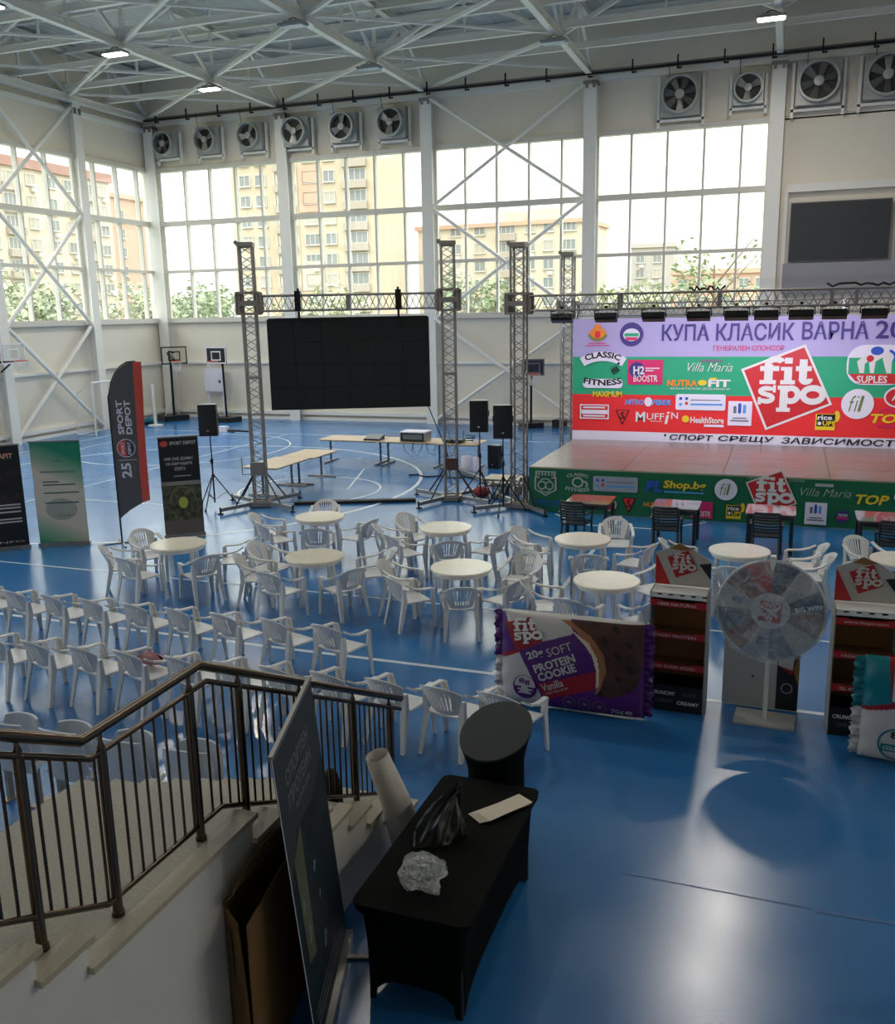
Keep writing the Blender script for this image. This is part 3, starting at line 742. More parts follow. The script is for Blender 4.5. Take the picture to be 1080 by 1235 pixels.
SHORT = ['table before the dark roll-up', 'back table by the screen tower', 'front table below the screen', 'back table by the thin tower', 'front table mid-floor', 'back table by the skirt', 'front table above the cookie pack', 'table above the prize wheel', 'table at the picture edge']
for (cx, cy, rz, ti, w) in spots:
    chair(cx, cy, rz, 'white chair at the %s, %s' % (SHORT[ti], w), 'white chairs round the tables')
ORD = ['first', 'second', 'third', 'fourth', 'fifth', 'sixth', 'seventh', 'eighth', 'ninth', 'tenth', 'eleventh']
for i, x in enumerate([-10.42, -9.76, -9.09, -8.44, -7.74, -7.07, -6.39, -5.66, -4.95]):
    chair(x, 9.52, R(random.uniform(-18, -11)), 'white plastic chair, %s from the picture edge in the upper chair row' % ORD[i], 'white chairs in two rows')
for i, (x, y) in enumerate([(-8.58, 8.0), (-7.95, 8.02), (-7.29, 8.04), (-6.68, 8.08), (-6.02, 8.11), (-5.42, 8.15), (-4.86, 8.18), (-4.25, 8.2), (-3.62, 8.22), (-3.0, 8.22), (-2.4, 8.24)]):
    chair(x, y, R(random.uniform(-17, -10)), 'white plastic chair, %s from the picture edge in the chair row behind the railing' % ORD[i], 'white chairs in two rows')

# pink bag left on a chair of the lower row
b = MB(); rb = random.Random(3)
b.grid(lambda u, v: ((.16+.03*math.sin(5*u))*math.sin(PI*v)*math.cos(2*PI*u), .10*math.sin(PI*v)*math.sin(2*PI*u), .075-.075*math.cos(PI*v)+.012*math.sin(9*u+4*v)), 16, 10)
o = b.build('cloth_bag', mat('pink_cloth', (176, 120, 128), .7, var=.2, vscale=25), None, 60); o.location = (-6.75, 8.22, .44)
tag(o, 'small pink cloth bag lying on a chair seat of the railing row', 'bag')

# tip-up spectator seats behind the landing
SEATM = mat('spectator_seat_grey', (184, 190, 198), .4, var=.03)
def tipup(x, y, rz, label):
    t = thing('tip_up_seat', label, 'seat', (x, y, 0), rz, 'tip-up spectator seats behind the stairs')
    def shell(w, h, lean, dep):
        return lambda u, v: ((2*u-1)*w*(1-.12*max(0, v-.75)/.25*abs(2*u-1)), -dep*(1-abs(2*u-1)**2.5)-lean*v, h*v-.05*h*max(0, v-.6)*abs(2*u-1)**2*2)
    b = MB(); f = shell(.24, .52, .1, .06); b.grid(lambda u, v: tuple(Vector(f(u, v))+Vector((0, -.05, .36))), 12, 8); b.build('backrest', SEATM, t, 50, .02)
    f2 = shell(.22, .42, -.02, -.05); b = MB(); b.grid(lambda u, v: tuple(Vector(f2(u, v))+Vector((0, .06, .42))), 12, 8); b.build('seat_pan', SEATM, t, 50, .025)
    for s in (-1, 1):
        MB().bar((s*.22, -.08, .40), (s*.22, .12, .44), .03, .05).build('bracket', WHITE, t)
        MB().bar((s*.17, 0, 0), (s*.17, 0, .42), .04, .06).box((s*.17, .02, .01), (.08, .2, .02)).build('leg', ALUDARK, t)
    return t
tipup(-4.55, 5.98, .06, 'grey tip-up spectator seat nearest the stair post'); tipup(-5.2, 5.96, .02, 'grey tip-up spectator seat seen between railing posts')
tipup(-5.85, 5.94, 0, 'grey tip-up spectator seat right behind the handrail bend'); tipup(-6.45, 5.92, 0, 'grey tip-up spectator seat at the picture edge behind the railing')

# ================================================================== BLACK TABLES BEFORE THE STAGE
TOPG = mat('dark_gloss_table_top', (96, 84, 82), .12, coat=.5)
DCH = mat('dark_green_grey_plastic', (44, 48, 50), .35)
def slat_chair_meshes(m):
    out = {}
    out['seat'] = MB().box((0, 0, .42), (.46, .44, .03)).mesh('seat', m)
    for k in range(6):
        b = MB(); z = .5+.058*k
        b.grid(lambda u, v: ((2*u-1)*.21, -.24-.05*(1-(2*u-1)**2)-.02*k, z+.036*v), 6, 1)
        o = b.build('slat', m, None, 50, .014); out['slat%d' % k] = o.data; bpy.data.objects.remove(o)
    for s in (-1, 1):
        out['upright%d' % s] = MB().tube([(s*.215, -.22, .42), (s*.225, -.27, .66), (s*.215, -.34, .87)], .02, 8).mesh('upright', m, 40)
        out['armrest%d' % s] = MB().bar((s*.26, -.27, .645), (s*.27, .2, .63), .05, .025).mesh('armrest', m)
        out['leg_f%d' % s] = MB().tube([(s*.265, .2, .63), (s*.245, .2, .42), (s*.255, .23, 0)], .022, 8).mesh('leg', m, 40)
        out['leg_b%d' % s] = MB().tube([(s*.215, -.21, .43), (s*.23, -.3, 0)], .022, 8).mesh('leg', m, 40)
    b = MB(); b.grid(lambda u, v: ((2*u-1)*.21, -.24-.05*(1-(2*u-1)**2)-.12, .845+.05*v), 6, 1); o = b.build('top_rail', m, None, 50, .02); out['top_rail'] = o.data; bpy.data.objects.remove(o)
    return out
DM = slat_chair_meshes(DCH)
for k in DM:
    PARTN[k] = ''.join(c for c in k.split('_f')[0].split('_b')[0] if not c.isdigit()).rstrip('-')
PARTN['top_rail'] = 'top_rail'
BT = [(-3.47, 17.45, 'nearest the stage truss tower'), (-1.82, 17.42, 'second from the truss tower'), (-.13, 17.39, 'before the diamond logo of the skirt'), (1.72, 17.27, 'cut by the picture edge')]
for i, (x, y, w) in enumerate(BT):
    t = thing('square_table', 'square dark plastic table with glossy top, '+w, 'table', (x, y, 0), 0, 'dark tables before the stage')
    b = MB(); b.prism(rrect(-.43, -.43, .43, .43, .05), .035, frame((0, 0, .745), (1, 0, 0), (0, 1, 0))); b.build('table_top', TOPG, t)
    b = MB()
    for s in (-1, 1): b.box((s*.38, 0, .67), (.02, .76, .08)).box((0, s*.38, .67), (.76, .02, .08))
    b.build('apron', DCH, t)
    for sx in (-1, 1):
        for sy in (-1, 1): MB().bar((sx*.37, sy*.37, 0), (sx*.37, sy*.37, .71), .06, .06).build('leg', DCH, t)
    dx = (-.15, -.1, -.05, .12)[i]
    chair(x+dx, y-.62, R((-3, 2, 0, -2)[i]), 'dark slat-back chair, near side of the square table '+w, 'dark chairs at the square tables', DM, 'slatted_chair')

# ================================================================== TRUSS, SCREEN, STAGE
def truss_parts(par, a, b, s, seg, mm, cr=.024, up=(0, 0, 1), name='chord', lace_r=.0095):
    """square lattice truss from a to b: four chords and one lacing mesh"""
    a, b = Vector(a), Vector(b); d = (b-a); L = d.length; d.normalize(); u = Vector(up)
    if abs(d.dot(u)) > .9: u = Vector((0, 1, 0))
    r = d.cross(u).normalized(); u = r.cross(d); cs = [(-1, -1), (1, -1), (1, 1), (-1, 1)]; h = s/2
    off = [r*(x*h)+u*(y*h) for x, y in cs]
    for o in off: MB().tube([a+o, b+o], cr, 8).build(name, mm, par, 40)
    n = max(1, round(L/seg)); m = MB()
    for k in range(n):
        p, q = a+d*(L*k/n), a+d*(L*(k+1)/n); mid = (p+q)/2
        for i in range(4):
            o0, o1 = off[i], off[(i+1) % 4]
            if i % 2: o0, o1 = o1, o0
            m.tube([p+o0, mid+o1], lace_r, 5); m.tube([mid+o1, q+o0], lace_r, 5)
    for k in range(0, 3):
        p = a+d*(L*min(1, k/2))
        for i in range(4): m.bar(p+off[i], p+off[(i+1) % 4], .045, .045)
    m.build('lacing', mm, par)
def tower(x, y, H, rz, zs, label, mm=ALUDARK, sh=.46, base=True, legs=((1, 1), (1, -1), (-1, 1), (-1, -1)), leg_l=1.15):
    t = thing('truss_tower', label, 'truss', (x, y, 0), rz, 'lattice truss towers')
    truss_parts(t, (0, 0, .12), (0, 0, H-.08), .29, .36, mm)
    b = MB(); b.box((0, 0, H-.04), (.36, .36, .09)).tube([(-.2, -.1, H), (-.2, .1, H)], .05, 8); b.build('top_block', mm, t)
    b = MB()
    for s in (-1, 1):                                             # sleeve block that carries the beam
        b.box((s*.2, 0, zs), (.05, .44, sh)).box((0, s*.2, zs), (.44, .05, sh*.25))
        b.box((0, s*.23, zs+sh/2), (.5, .06, .05)).box((0, s*.23, zs-sh/2), (.5, .06, .05))
        b.tube([(s*.26, -.16, zs-sh/2), (s*.26, -.16, zs+sh/2)], .03, 8).tube([(s*.26, .16, zs-sh/2), (s*.26, .16, zs+sh/2)], .03, 8)
    b.build('sleeve_block', mm, t)
    if base:
        MB().box((0, 0, .07), (.5, .5, .1)).build('base_plate', ALUDARK, t)
        for sx, sy in legs:
            d = Vector((sx, sy, 0)).normalized(); e = d*leg_l
            MB().bar(d*.2+Vector((0, 0, .1)), e+Vector((0, 0, .1)), .08, .08).build('outrigger', ALU, t)
            MB().tube([e+Vector((0, 0, 0)), e+Vector((0, 0, .16))], .02, 8).lathe([(.07, 0), (.07, .02), (.02, .03)], 12, tuple(e)).build('jack_foot', BLACKM, t, 40)
            MB().tube([d*.2+Vector((0, 0, .75)), d*(leg_l*.62)+Vector((0, 0, .14))], .018, 7).build('brace', BLACKM, t, 40)
    return t
AX, AY, BX_, BY_ = -11.44, 18.29, -7.33, 20.09
ang = math.atan2(BY_-AY, BX_-AX); LAB = math.hypot(BX_-AX, BY_-AY)
tA = tower(AX, AY, 5.96, ang, 4.65, 'lattice truss tower carrying the video screen on the feather-flag side')
MB().box((-.02, -.2, .92), (.3, .14, .3)).tube([(-.16, -.2, .8), (-.36, -.24, .8), (-.36, -.24, 1.2)], .015, 6).build('winch', ALUDARK, tA)
tB = tower(BX_, BY_, 5.93, ang, 4.65, 'lattice truss tower carrying the video screen on the stage side')
MB().box((0, -.18, .9), (.24, .14, .28)).build('winch', mat('winch_brown', (96, 66, 60), .5), tB)
bm_ = thing('truss_beam', 'horizontal truss beam between the towers above the video screen', 'truss', (AX, AY, 4.64), ang)
truss_parts(bm_, (.28, 0, 0), (LAB-.28, 0, 0), .33, .3, ALUDARK)
b = MB()
for x in (1.1, 2.2, 3.4): b.bar((x, -.165, -.165), (x, -.165, .165), .05, .05).bar((x, .165, -.165), (x, .165, .165), .05, .05)
b.build('spacer', ALUDARK, bm_)
sc_ = thing('video_screen', 'big black video screen hanging from the truss beam', 'screen', (AX+2.2*math.cos(ang), AY+2.2*math.sin(ang), 3.26), ang)
for i in range(6):
    for j in range(4): MB().box((-1.525+.61*i, .0, -.765+.51*j), (.606, .09, .506)).build('screen_panel', SCREEN, sc_)
MB().box((0, .08, 0), (3.68, .05, 2.06)).build('back_frame', mat('screen_back', (190, 190, 190), .5), sc_)
for x in (-1.1, 1.15):
    MB().bar((x, .04, 1.02), (x, .04, 1.7), .05, .05).box((x, 0, 1.42), (.13, .44, .44)).build('hanging_bracket', BLACKM, sc_)
MB().box((0, .02, 1.035), (3.6, .08, .03)).build('top_bar', BLACKM, sc_)

tC = tower(-5.56, 19.72, 5.8, 0, 4.53, 'lattice truss tower at the front corner of the stage', sh=.42, legs=((1, -1), (-1, -1), (-1, 1)))
tD = tower(-5.55, 24.45, 5.84, 0, 4.36, 'pale lattice truss tower at the rear corner of the stage', mm=ALU, sh=.42, legs=((-1, 1), (-1, -1)), leg_l=.9)
b1 = thing('truss_beam', 'front truss beam over the stage carrying the black lamps', 'truss', (-5.56, 19.72, 4.53))
truss_parts(b1, (.28, 0, 0), (13.2, 0, 0), .31, .34, ALUDARK, .022)
b = MB()
for x in (2.2, 4.2, 6.3, 8.4, 10.5): b.bar((x, -.155, -.155), (x, -.155, .155), .06, .06).bar((x, .155, -.155), (x, .155, .155), .06, .06)
b.build('spacer', ALUDARK, b1)
b2 = thing('truss_beam', 'rear truss beam directly above the stage banner', 'truss', (-5.55, 24.45, 4.36))
truss_parts(b2, (.28, 0, 0), (13.2, 0, 0), .3, .34, ALU, .022)
for x0, x1, w_ in ((3.6, 4.3, 'shorter'), (6.2, 7.6, 'longer')):
    b = MB(); rn = random.Random(int(x0)); pts = [(x0+(x1-x0)*i/14, rn.uniform(-.1, .1), .2+rn.uniform(-.03, .08)) for i in range(15)]
    b.tube(pts, .022, 6); tag(b.build('cable_bundle', RUBBER), '%s black cable lying on top of the front stage truss' % w_, 'cable').location = (-5.56, 19.72, 4.53)

# stage lamps: black bars that light the banner
SLENS = mat('stage_lamp_lens', (220, 214, 255), .3, emit=3.0)
for i, x in enumerate([-4.61, -3.66, -2.67, -1.76, -1.02, -.45, .2, .81, 1.52]):
    t = thing('stage_lamp', 'black stage lamp bar, %s from the truss tower on the front beam' % ORD[i], 'lamp', (x, 19.78, 4.2), 0, 'stage lamps on the front beam')
    b = MB(); b.m = Matrix.Rotation(R(-22), 4, 'X'); b.box((0, 0, 0), (.46, .17, .15)).box((0, -.09, 0), (.4, .03, .12)); b.build('housing', BLACKP, t)
    b = MB()
    for k in range(7): b.box((-.18+.06*k, -.02, .085), (.012, .14, .04))
    b.build('cooling_fin', BLACKM, t)
    MB().tube([(-.25, 0, 0), (-.25, 0, .14), (0, 0, .19), (.25, 0, .14), (.25, 0, 0)], .014, 6).box((0, 0, .22), (.06, .08, .06)).build('yoke', BLACKM, t)
    b = MB(); b.m = Matrix.Rotation(R(-22), 4, 'X'); b.box((0, .095, 0), (.42, .02, .11)); b.build('lens', SLENS, t)
    l = bpy.data.lights.new('stage_light', 'AREA'); l.shape = 'RECTANGLE'; l.size = .4; l.size_y = .1; l.energy = STAGE_POWER; l.color = (.84, .80, 1.0); l.spread = R(110)
    o = bpy.data.objects.new('stage_light', l); COL.objects.link(o); o.parent = t
    o.location = (0, .12, -.02); o.rotation_euler = Vector((0, 4.1, -1.5)).to_track_quat('-Z', 'Y').to_euler()

# stage
DECKM = mat('stage_deck_grey', (142, 132, 128), .28, var=.08, vscale=2); DECKE = mat('stage_deck_edge', (170, 160, 140), .5)
st = thing('stage', 'low stage of grey deck panels with a printed green skirt', 'stage', (-5.25, 19.45, 0))
for i in range(6):
    for j in range(4):
        MB().box((1.03+2.06*i, .58+1.12*j, .975), (2.05, 1.11, .05)).build('deck_panel', DECKM, st)
MB().box((6.18, 2.24, .92), (12.3, 4.44, .05)).box((6.18, .0, .985), (12.36, .03, .03)).build('deck_frame', DECKE, st)
for i in range(7):
    for j in range(3): MB().bar((.1+2.03*i, .12+2.1*j, 0), (.1+2.03*i, .12+2.1*j, .9), .06, .06).build('leg', ALU, st)
sk = MB()
sk.grid(lambda u, v: (12.36*u, -.012*math.sin(u*70)*(1-v)-.02, .96*v+.01), 120, 2); SK = sk.build('skirt', PDGREEN, st, 40, .008)
SB = MB().grid(lambda u, v: (-.01, 4.48*u, .96*v+.01), 8, 1).build('side_skirt', mat('stage_side_dark', (70, 70, 68), .7), st)

# ---------------------------------------------------------------- logo drawing
DIA = [(.39, 1.04), (-1.07, .44), (-.42, -1.06), (1.07, -.40)]
def slab_letters():
    it = []
    def r_(x0, y0, x1, y1): it.append(rect(x0, y0, x1, y1))
    # f i t
    r_(-.52, .08, -.32, .56); it.append(ringstrip(-.27, .56, .25, .20, .15, PI*.15, PI, 12)); r_(-.62, .40, -.18, .52); r_(-.62, .08, -.24, .18)
    r_(-.06, .08, .12, .50); r_(-.14, .41, .04, .50); r_(-.14, .08, .20, .18); r_(-.06, .58, .12, .72)
    r_(.28, .16, .46, .68); r_(.20, .40, .56, .52); it.append(ringstrip(.44, .22, .16, .15, .12, PI, 2*PI, 10))
    # s p o
    it.append(ringstrip(-.44, -.09, .20, .13, .12, PI*.1, PI*1.5, 14)); it.append(ringstrip(-.44, -.26, .20, .14, .12, -PI*.9, PI*.5, 14)); r_(-.30, -.12, -.23, .06); r_(-.64, -.42, -.56, -.24)
    r_(-.13, -.59, .05, .05); r_(-.19, -.05, .0, .05); r_(-.2, -.59, .12, -.49); it.append(ringstrip(.12, -.17, .23, .23, .14, 0, 2*PI, 22))
    it.append(ringstrip(.62, -.17, .30, .24, .15, 0, 2*PI, 24))
    return it
SLAB = slab_letters()
def fitspo(par, fr, cx, cy, s, off=.004, border=True, bm=PWHITE, red=PRED):
    sc2 = lambda P, k=1.0: [(cx+x*s*k, cy+y*s*k) for x, y in P]
    if border: shape(par, 'logo_border', sc2(DIA), bm, fr, off)
    shape(par, 'logo_diamond', sc2(DIA, .93), red, fr, off+.003)
    its = []
    for it in SLAB:
        if isinstance(it, tuple): its.append(([(cx+x*s, cy+y*s) for x, y in it[0]], it[1]))
        else: its.append([(cx+x*s, cy+y*s) for x, y in it])
    shapes(par, 'logo_letters', its, bm, fr, off+.006)
def fil_badge(par, fr, cx, cy, r):
    shape(par, 'badge', ell(cx, cy, r, r), PLAV, fr, .004)
    for s, x0, x1 in (('f', -.5, -.2), ('i', -.1, 0), ('l', .12, .3)):
        txt(par, s, (cx+x0*r, cy-.5*r, cx+x1*r, cy+.55*r), POLIVE, fr, .007, -.005, shear=.2)
def riceup(par, fr, x0, y0, x1, y1):
    w, h = x1-x0, y1-y0
    shape(par, 'badge', rect(x0, y0, x0+w*.8, y0+h*.88), PYEL, fr, .004); shape(par, 'badge_leaf', ell(x0+w*.86, y0+h*.75, w*.13, h*.3), PYEL, fr, .004)
    shape(par, 'badge_panel', rect(x0+w*.05, y0+h*.2, x0+w*.75, y0+h*.85), PBLACK, fr, .006)
    txt(par, 'rice', (x0+w*.08, y0+h*.55, x0+w*.68, y0+h*.8), PWHITE, fr, .008, .03); txt(par, 'UP!', (x0+w*.3, y0+h*.24, x0+w*.74, y0+h*.5), PYEL, fr, .008, .03)
    shape(par, 'badge_dot', ell(x0+w*.17, y0+h*.36, w*.08, h*.1, 14), PWHITE, fr, .008)
def cols_badge(par, fr, x0, y0, x1, y1):
    w, h = x1-x0, y1-y0; shape(par, 'badge', rect(x0, y0, x1, y1), PLAV, fr, .004)
    for k, (a, hh) in enumerate(((.22, .3), (.42, .42), (.62, .36))): shape(par, 'badge_column', rrect(x0+w*a, y0+h*.5, x0+w*(a+.13), y0+h*(.5+hh), w*.05), (PGREY, PBLUE, PLBLUE)[k], fr, .007)
    shape(par, 'badge_line', rect(x0+w*.2, y0+h*.28, x0+w*.8, y0+h*.33), PGREY, fr, .007); shape(par, 'badge_line', rect(x0+w*.12, y0+h*.17, x0+w*.88, y0+h*.23), PGREY, fr, .007)
def dots_badge(par, fr, x0, y0, x1, y1, bg=PLAV):
    w, h = x1-x0, y1-y0; shape(par, 'badge', rrect(x0, y0, x1, y1, h*.12), bg, fr, .004)
    for (a, c, m) in ((.1, .72, PBLUE), (.22, .72, PBLUE), (.1, .35, PLBLUE), (.22, .42, PRED)): shape(par, 'badge_dot', ell(x0+w*a, y0+h*c, h*.1, h*.1, 12), m, fr, .007)
    shape(par, 'badge_line', rect(x0+w*.3, y0+h*.3, x0+w*.94, y0+h*.42), PLBLUE, fr, .007); shape(par, 'badge_line', rect(x0+w*.3, y0+h*.6, x0+w*.9, y0+h*.66), PGREY, fr, .007)
def tri_badge(par, fr, x0, y0, x1, y1):
    cx = (x0+x1)/2; shape(par, 'badge', [(x0, y1), (cx, y0), (x1, y1)], PBLACK, fr, .004)
    k = .12; shape(par, 'badge_inner', [(x0+(x1-x0)*k, y1-.05*(y1-y0)), (cx, y0+.16*(y1-y0)), (x1-(x1-x0)*k, y1-.05*(y1-y0))], PBRED, fr, .006)
    txt(par, 'S', (cx-.16*(x1-x0), y0+.4*(y1-y0), cx+.16*(x1-x0), y1-.12*(y1-y0)), PBLACK, fr, .008, .03)

# ---------------------------------------------------------------- banner behind the stage
bn = thing('stage_banner', 'large printed tricolour banner behind the stage', 'banner', (0, 24.0, 0))
def cloth(nm, z0, z1, m):
    b = MB(); b.grid(lambda u, v: (-5.3+12.4*u, .02*math.sin(u*40)*math.exp(-u*14)*1.5+.008*math.sin(u*23+v*2), z0+(z1-z0)*v), 80, 2); return b.build(nm, m, bn, 60, .006)
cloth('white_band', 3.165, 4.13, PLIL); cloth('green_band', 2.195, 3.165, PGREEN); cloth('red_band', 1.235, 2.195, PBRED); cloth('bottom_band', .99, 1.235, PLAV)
F = frame((0, -.022, 0), (1, 0, 0), (0, 0, 1))
T = lambda s, x0, z0, x1, z1, m, **k: txt(bn, s, (x0, z0, x1, z1), m, F, **k)
T('КУПА', -3.02, 3.56, -1.86, 3.97, PNAVY, bold=.018); T('КЛАСИК', -1.70, 3.55, .12, 3.98, PNAVY, bold=.018); T('ВАРНА', .29, 3.57, 1.76, 3.99, PNAVY, bold=.018); T('2024', 1.90, 3.58, 3.1, 4.0, PNAVY, bold=.018)
T('ГЕНЕРАЛЕН СПОНСОР', -1.75, 3.31, -.09, 3.44, PPINK, bold=.01)
fitspo(bn, F, 0, 2.42, 1.0)
# coat of arms, round federation badge
shapes(bn, 'crest', [ell(-4.65, 3.75, .22, .17), [(-4.9, 3.72), (-4.4, 3.72), (-4.5, 3.6), (-4.65, 3.56), (-4.8, 3.6)], ell(-4.65, 3.92, .1, .08, 12)], PORANGE, F)
shapes(bn, 'crest_shield', [[(-4.72, 3.82), (-4.58, 3.82), (-4.58, 3.68), (-4.65, 3.62), (-4.72, 3.68)]], PBRED, F, .006); shapes(bn, 'crest_ribbon', [ringstrip(-4.65, 3.8, .26, .22, .05, PI*1.1, PI*1.9, 12)], POLIVE, F, .006)
shapes(bn, 'caption', [rect(-4.88, 3.5, -4.42, 3.52), rect(-4.97, 3.445, -4.33, 3.465)], PPINK, F)
shape(bn, 'round_badge', ell(-3.78, 3.73, .3, .3), PNAVY, F); shape(bn, 'round_badge_field', ell(-3.78, 3.72, .21, .16), PLAV, F, .006)
shape(bn, 'round_badge_stripe', rect(-3.96, 3.68, -3.6, 3.76), PGREEN, F, .008); shape(bn, 'round_badge_stripe', [(-3.95, 3.66), (-3.61, 3.66), (-3.66, 3.58), (-3.9, 3.58)], PPINK, F, .008)
# sponsors on the green band
T('CLASSIC', -4.99, 3.14, -4.03, 3.30, PBLACK, bold=.035, bend=.8); T('FITNESS', -5.0, 2.42, -4.0, 2.58, PBLACK, bold=.035, bend=-.5)
shapes(bn, 'lettering_backing', [ringstrip(-4.5, 2.1, 1.2, 1.2, .24, PI*.33, PI*.67, 14)], PLAV, F, .003); shapes(bn, 'lettering_backing', [rrect(-5.02, 2.36, -3.98, 2.6, .1)], PLAV, F, .003)
T('Team', -4.26, 2.72, -4.05, 3.02, PBLACK, bold=.03, rot=-1.0)
shape(bn, 'sponsor_panel', rect(-3.86, 2.46, -2.97, 3.09), PPINK, F); shape(bn, 'sponsor_disc', ell(-3.62, 2.83, .2, .2), PNAVY, F, .005)
T('H2', -3.71, 2.72, -3.43, 2.93, PWHITE, bold=.03, off=.008); T('BOOSTR', -3.70, 2.53, -3.09, 2.70, PWHITE, bold=.01, off=.008); shapes(bn, 'caption', [rect(-3.4, 2.86, -3.05, 2.89), rect(-3.4, 2.8, -3.2, 2.83)], PWHITE, F, .008)
T('Villa Maria', -2.39, 2.8, -1.25, 3.02, PWHITE, bold=-.01, shear=.35); shapes(bn, 'sponsor_scroll', [rect(-1.98, 3.03, -1.6, 3.1), ell(-2.02, 3.06, .04, .04, 10), ell(-1.56, 3.06, .04, .04, 10)], PGREY, F)
T('NUTRA', -2.85, 2.42, -2.1, 2.59, PORANGE, bold=.04); shapes(bn, 'sponsor_leaf', [ell(-1.98, 2.52, .11, .07), ell(-1.72, 2.62, .1, .03)], PYEL, F); T('FIT', -1.84, 2.42, -1.3, 2.6, PWHITE, bold=.04); T('ХРАНИТЕЛНИ ДОБАВКИ И', -2.78, 2.33, -1.32, 2.395, PWHITE, bold=0)
shapes(bn, 'suples_badge', [rrect(1.33, 2.50, 2.66, 3.44, .38, 6)], PLAV, F, .004); shapes(bn, 'suples_field', [rect(1.37, 2.75, 2.62, 3.14)], PGREEN, F, .006); shapes(bn, 'suples_field', [[(1.39, 2.76), (2.6, 2.76), (2.45, 2.53), (1.6, 2.53)]], PRED, F, .008)
shapes(bn, 'suples_figures', [[(1.62, 2.78), (1.72, 2.78), (1.72, 3.0), (1.85, 3.1), (1.7, 3.2), (1.55, 3.05)], [(1.85, 2.78), (1.93, 2.78), (1.95, 3.05), (2.1, 3.15), (1.98, 3.25), (1.8, 3.1)], [(2.2, 2.78), (2.3, 2.78), (2.3, 3.05), (2.35, 3.2), (2.1, 3.3), (2.1, 3.1)]], PWHITE, F, .009)
shapes(bn, 'suples_figures', [ell(1.97, 3.3, .14, .1), ringstrip(2.18, 3.12, .22, .22, .06, -.4, 1.3)], PBLUE, F, .011); shapes(bn, 'suples_figures', [ell(1.83, 3.12, .08, .08)], PRED, F, .011); T('SUPLES', 1.57, 2.545, 2.23, 2.72, PWHITE, bold=.02, off=.011)
# sponsors on the red band
T('MAXIMUM', -4.75, 2.13, -3.99, 2.28, PYEL, bold=.03); T('NITRO', -3.90, 1.94, -3.42, 2.08, PLBLUE, bold=.04, shear=.2); T('FIBER', -3.2, 1.94, -2.72, 2.08, PLBLUE, bold=.04, shear=.2); shape(bn, 'sponsor_drop', ell(-3.31, 2.02, .1, .12), PLAV, F)
dots_badge(bn, F, -2.62, 1.83, -1.40, 2.23); fil_badge(bn, F, 1.63, 2.045, .36); riceup(bn, F, .72, 1.40, 1.27, 1.85); cols_badge(bn, F, -1.33, 1.46, -.76, 2.07); tri_badge(bn, F, -4.15, 1.40, -3.78, 1.80)
shapes(bn, 'sponsor_frame', [rect(-5.09, 1.55, -4.32, 1.58), rect(-5.09, 1.90, -4.32, 1.93), rect(-5.09, 1.55, -5.06, 1.93), rect(-4.35, 1.55, -4.32, 1.93), rect(-5.05, 1.68, -4.36, 1.79)], PLAV, F)
shapes(bn, 'caption', [rect(-5.0, 1.83, -4.42, 1.87), rect(-5.0, 1.61, -4.42, 1.65)], PLAV, F); T('M', -3.62, 1.50, -3.38, 1.76, PWHITE, bold=.03); T('UFF', -3.34, 1.56, -2.9, 1.73, PWHITE, bold=.01); T('i', -2.86, 1.46, -2.78, 1.78, PWHITE, bold=.01, shear=.2); T('N', -2.72, 1.6, -2.55, 1.76, PWHITE, bold=.01)
shapes(bn, 'caption', [rect(-3.25, 1.515, -2.95, 1.53)], PWHITE, F); shape(bn, 'sponsor_ball', ell(-2.36, 1.6, .09, .09), PYEL, F); T('HealthStore', -2.24, 1.5, -1.42, 1.66, PWHITE, bold=.03); shape(bn, 'caption', rect(-1.9, 1.41, -1.42, 1.47), PLAV, F)
shape(bn, 'sponsor_oval', ell(2.51, 2.22, .32, .25), PLAV, F); shape(bn, 'sponsor_oval', ell(2.51, 2.22, .28, .21), PRED, F, .006); T('AB', 2.36, 2.14, 2.68, 2.3, PWHITE, off=.008)
T('TOP', 1.92, 1.6, 2.75, 1.82, PYEL, bold=.03, shear=.3); T('KENSI', 2.1, 1.49, 2.6, 1.57, PPINK, bold=.02); shapes(bn, 'sponsor_arc', [ringstrip(2.28, 1.8, .18, .16, .04, .3, 2.9)], PPINK, F)
T('СПОРТ', -2.74, 1.055, -1.68, 1.2, PBLACK, bold=.015, shear=.25); shape(bn, 'lettering_dot', ell(-2.86, 1.17, .03, .03, 10), PBLACK, F); T('СРЕЩУ', -1.54, 1.04, -.22, 1.2, PBLACK, bold=.015, shear=.25); T('ЗАВИСИМОСТИ', -.02, 1.045, 2.75, 1.2, PBLACK, bold=.015, shear=.25)

# ---------------------------------------------------------------- prints on the skirt
G = frame((5.25, -.042, 0), (1, 0, 0), (0, 0, 1)); PL2 = mat('skirt_print_pale', (176, 190, 178), .5)
U = lambda s, x0, z0, x1, z1, m, **k: txt(SK, s, (x0, z0, x1, z1), m, G, **k)
shapes(SK, 'crest', [[(-5.12, .5), (-5.08, .5), (-5.08, .76), (-5.12, .76)], rect(-4.66, .5, -4.62, .76), [(-5.12, .5), (-4.87, .36), (-4.87, .39), (-5.12, .53)], [(-4.62, .5), (-4.87, .36), (-4.87, .39), (-4.62, .53)], rect(-5.12, .76, -5.0, .79), rect(-4.74, .76, -4.62, .79), rect(-5.1, .79, -5.06, .92), rect(-4.68, .79, -4.64, .92), rect(-5.06, .89, -4.68, .92)]
       + [ringstrip(-4.95, .6, .1, .1, .03, 0, 6.2), ringstrip(-4.78, .6, .1, .1, .03, 0, 6.2), ringstrip(-4.87, .7, .12, .06, .025, 0, PI), ringstrip(-4.87, .5, .12, .07, .025, PI, 2*PI)], PL2, G)
for k in range(5): shape(SK, 'crest_tooth', rect(-5.04+.075*k, .82, -5.0+.075*k, .88), PL2, G)
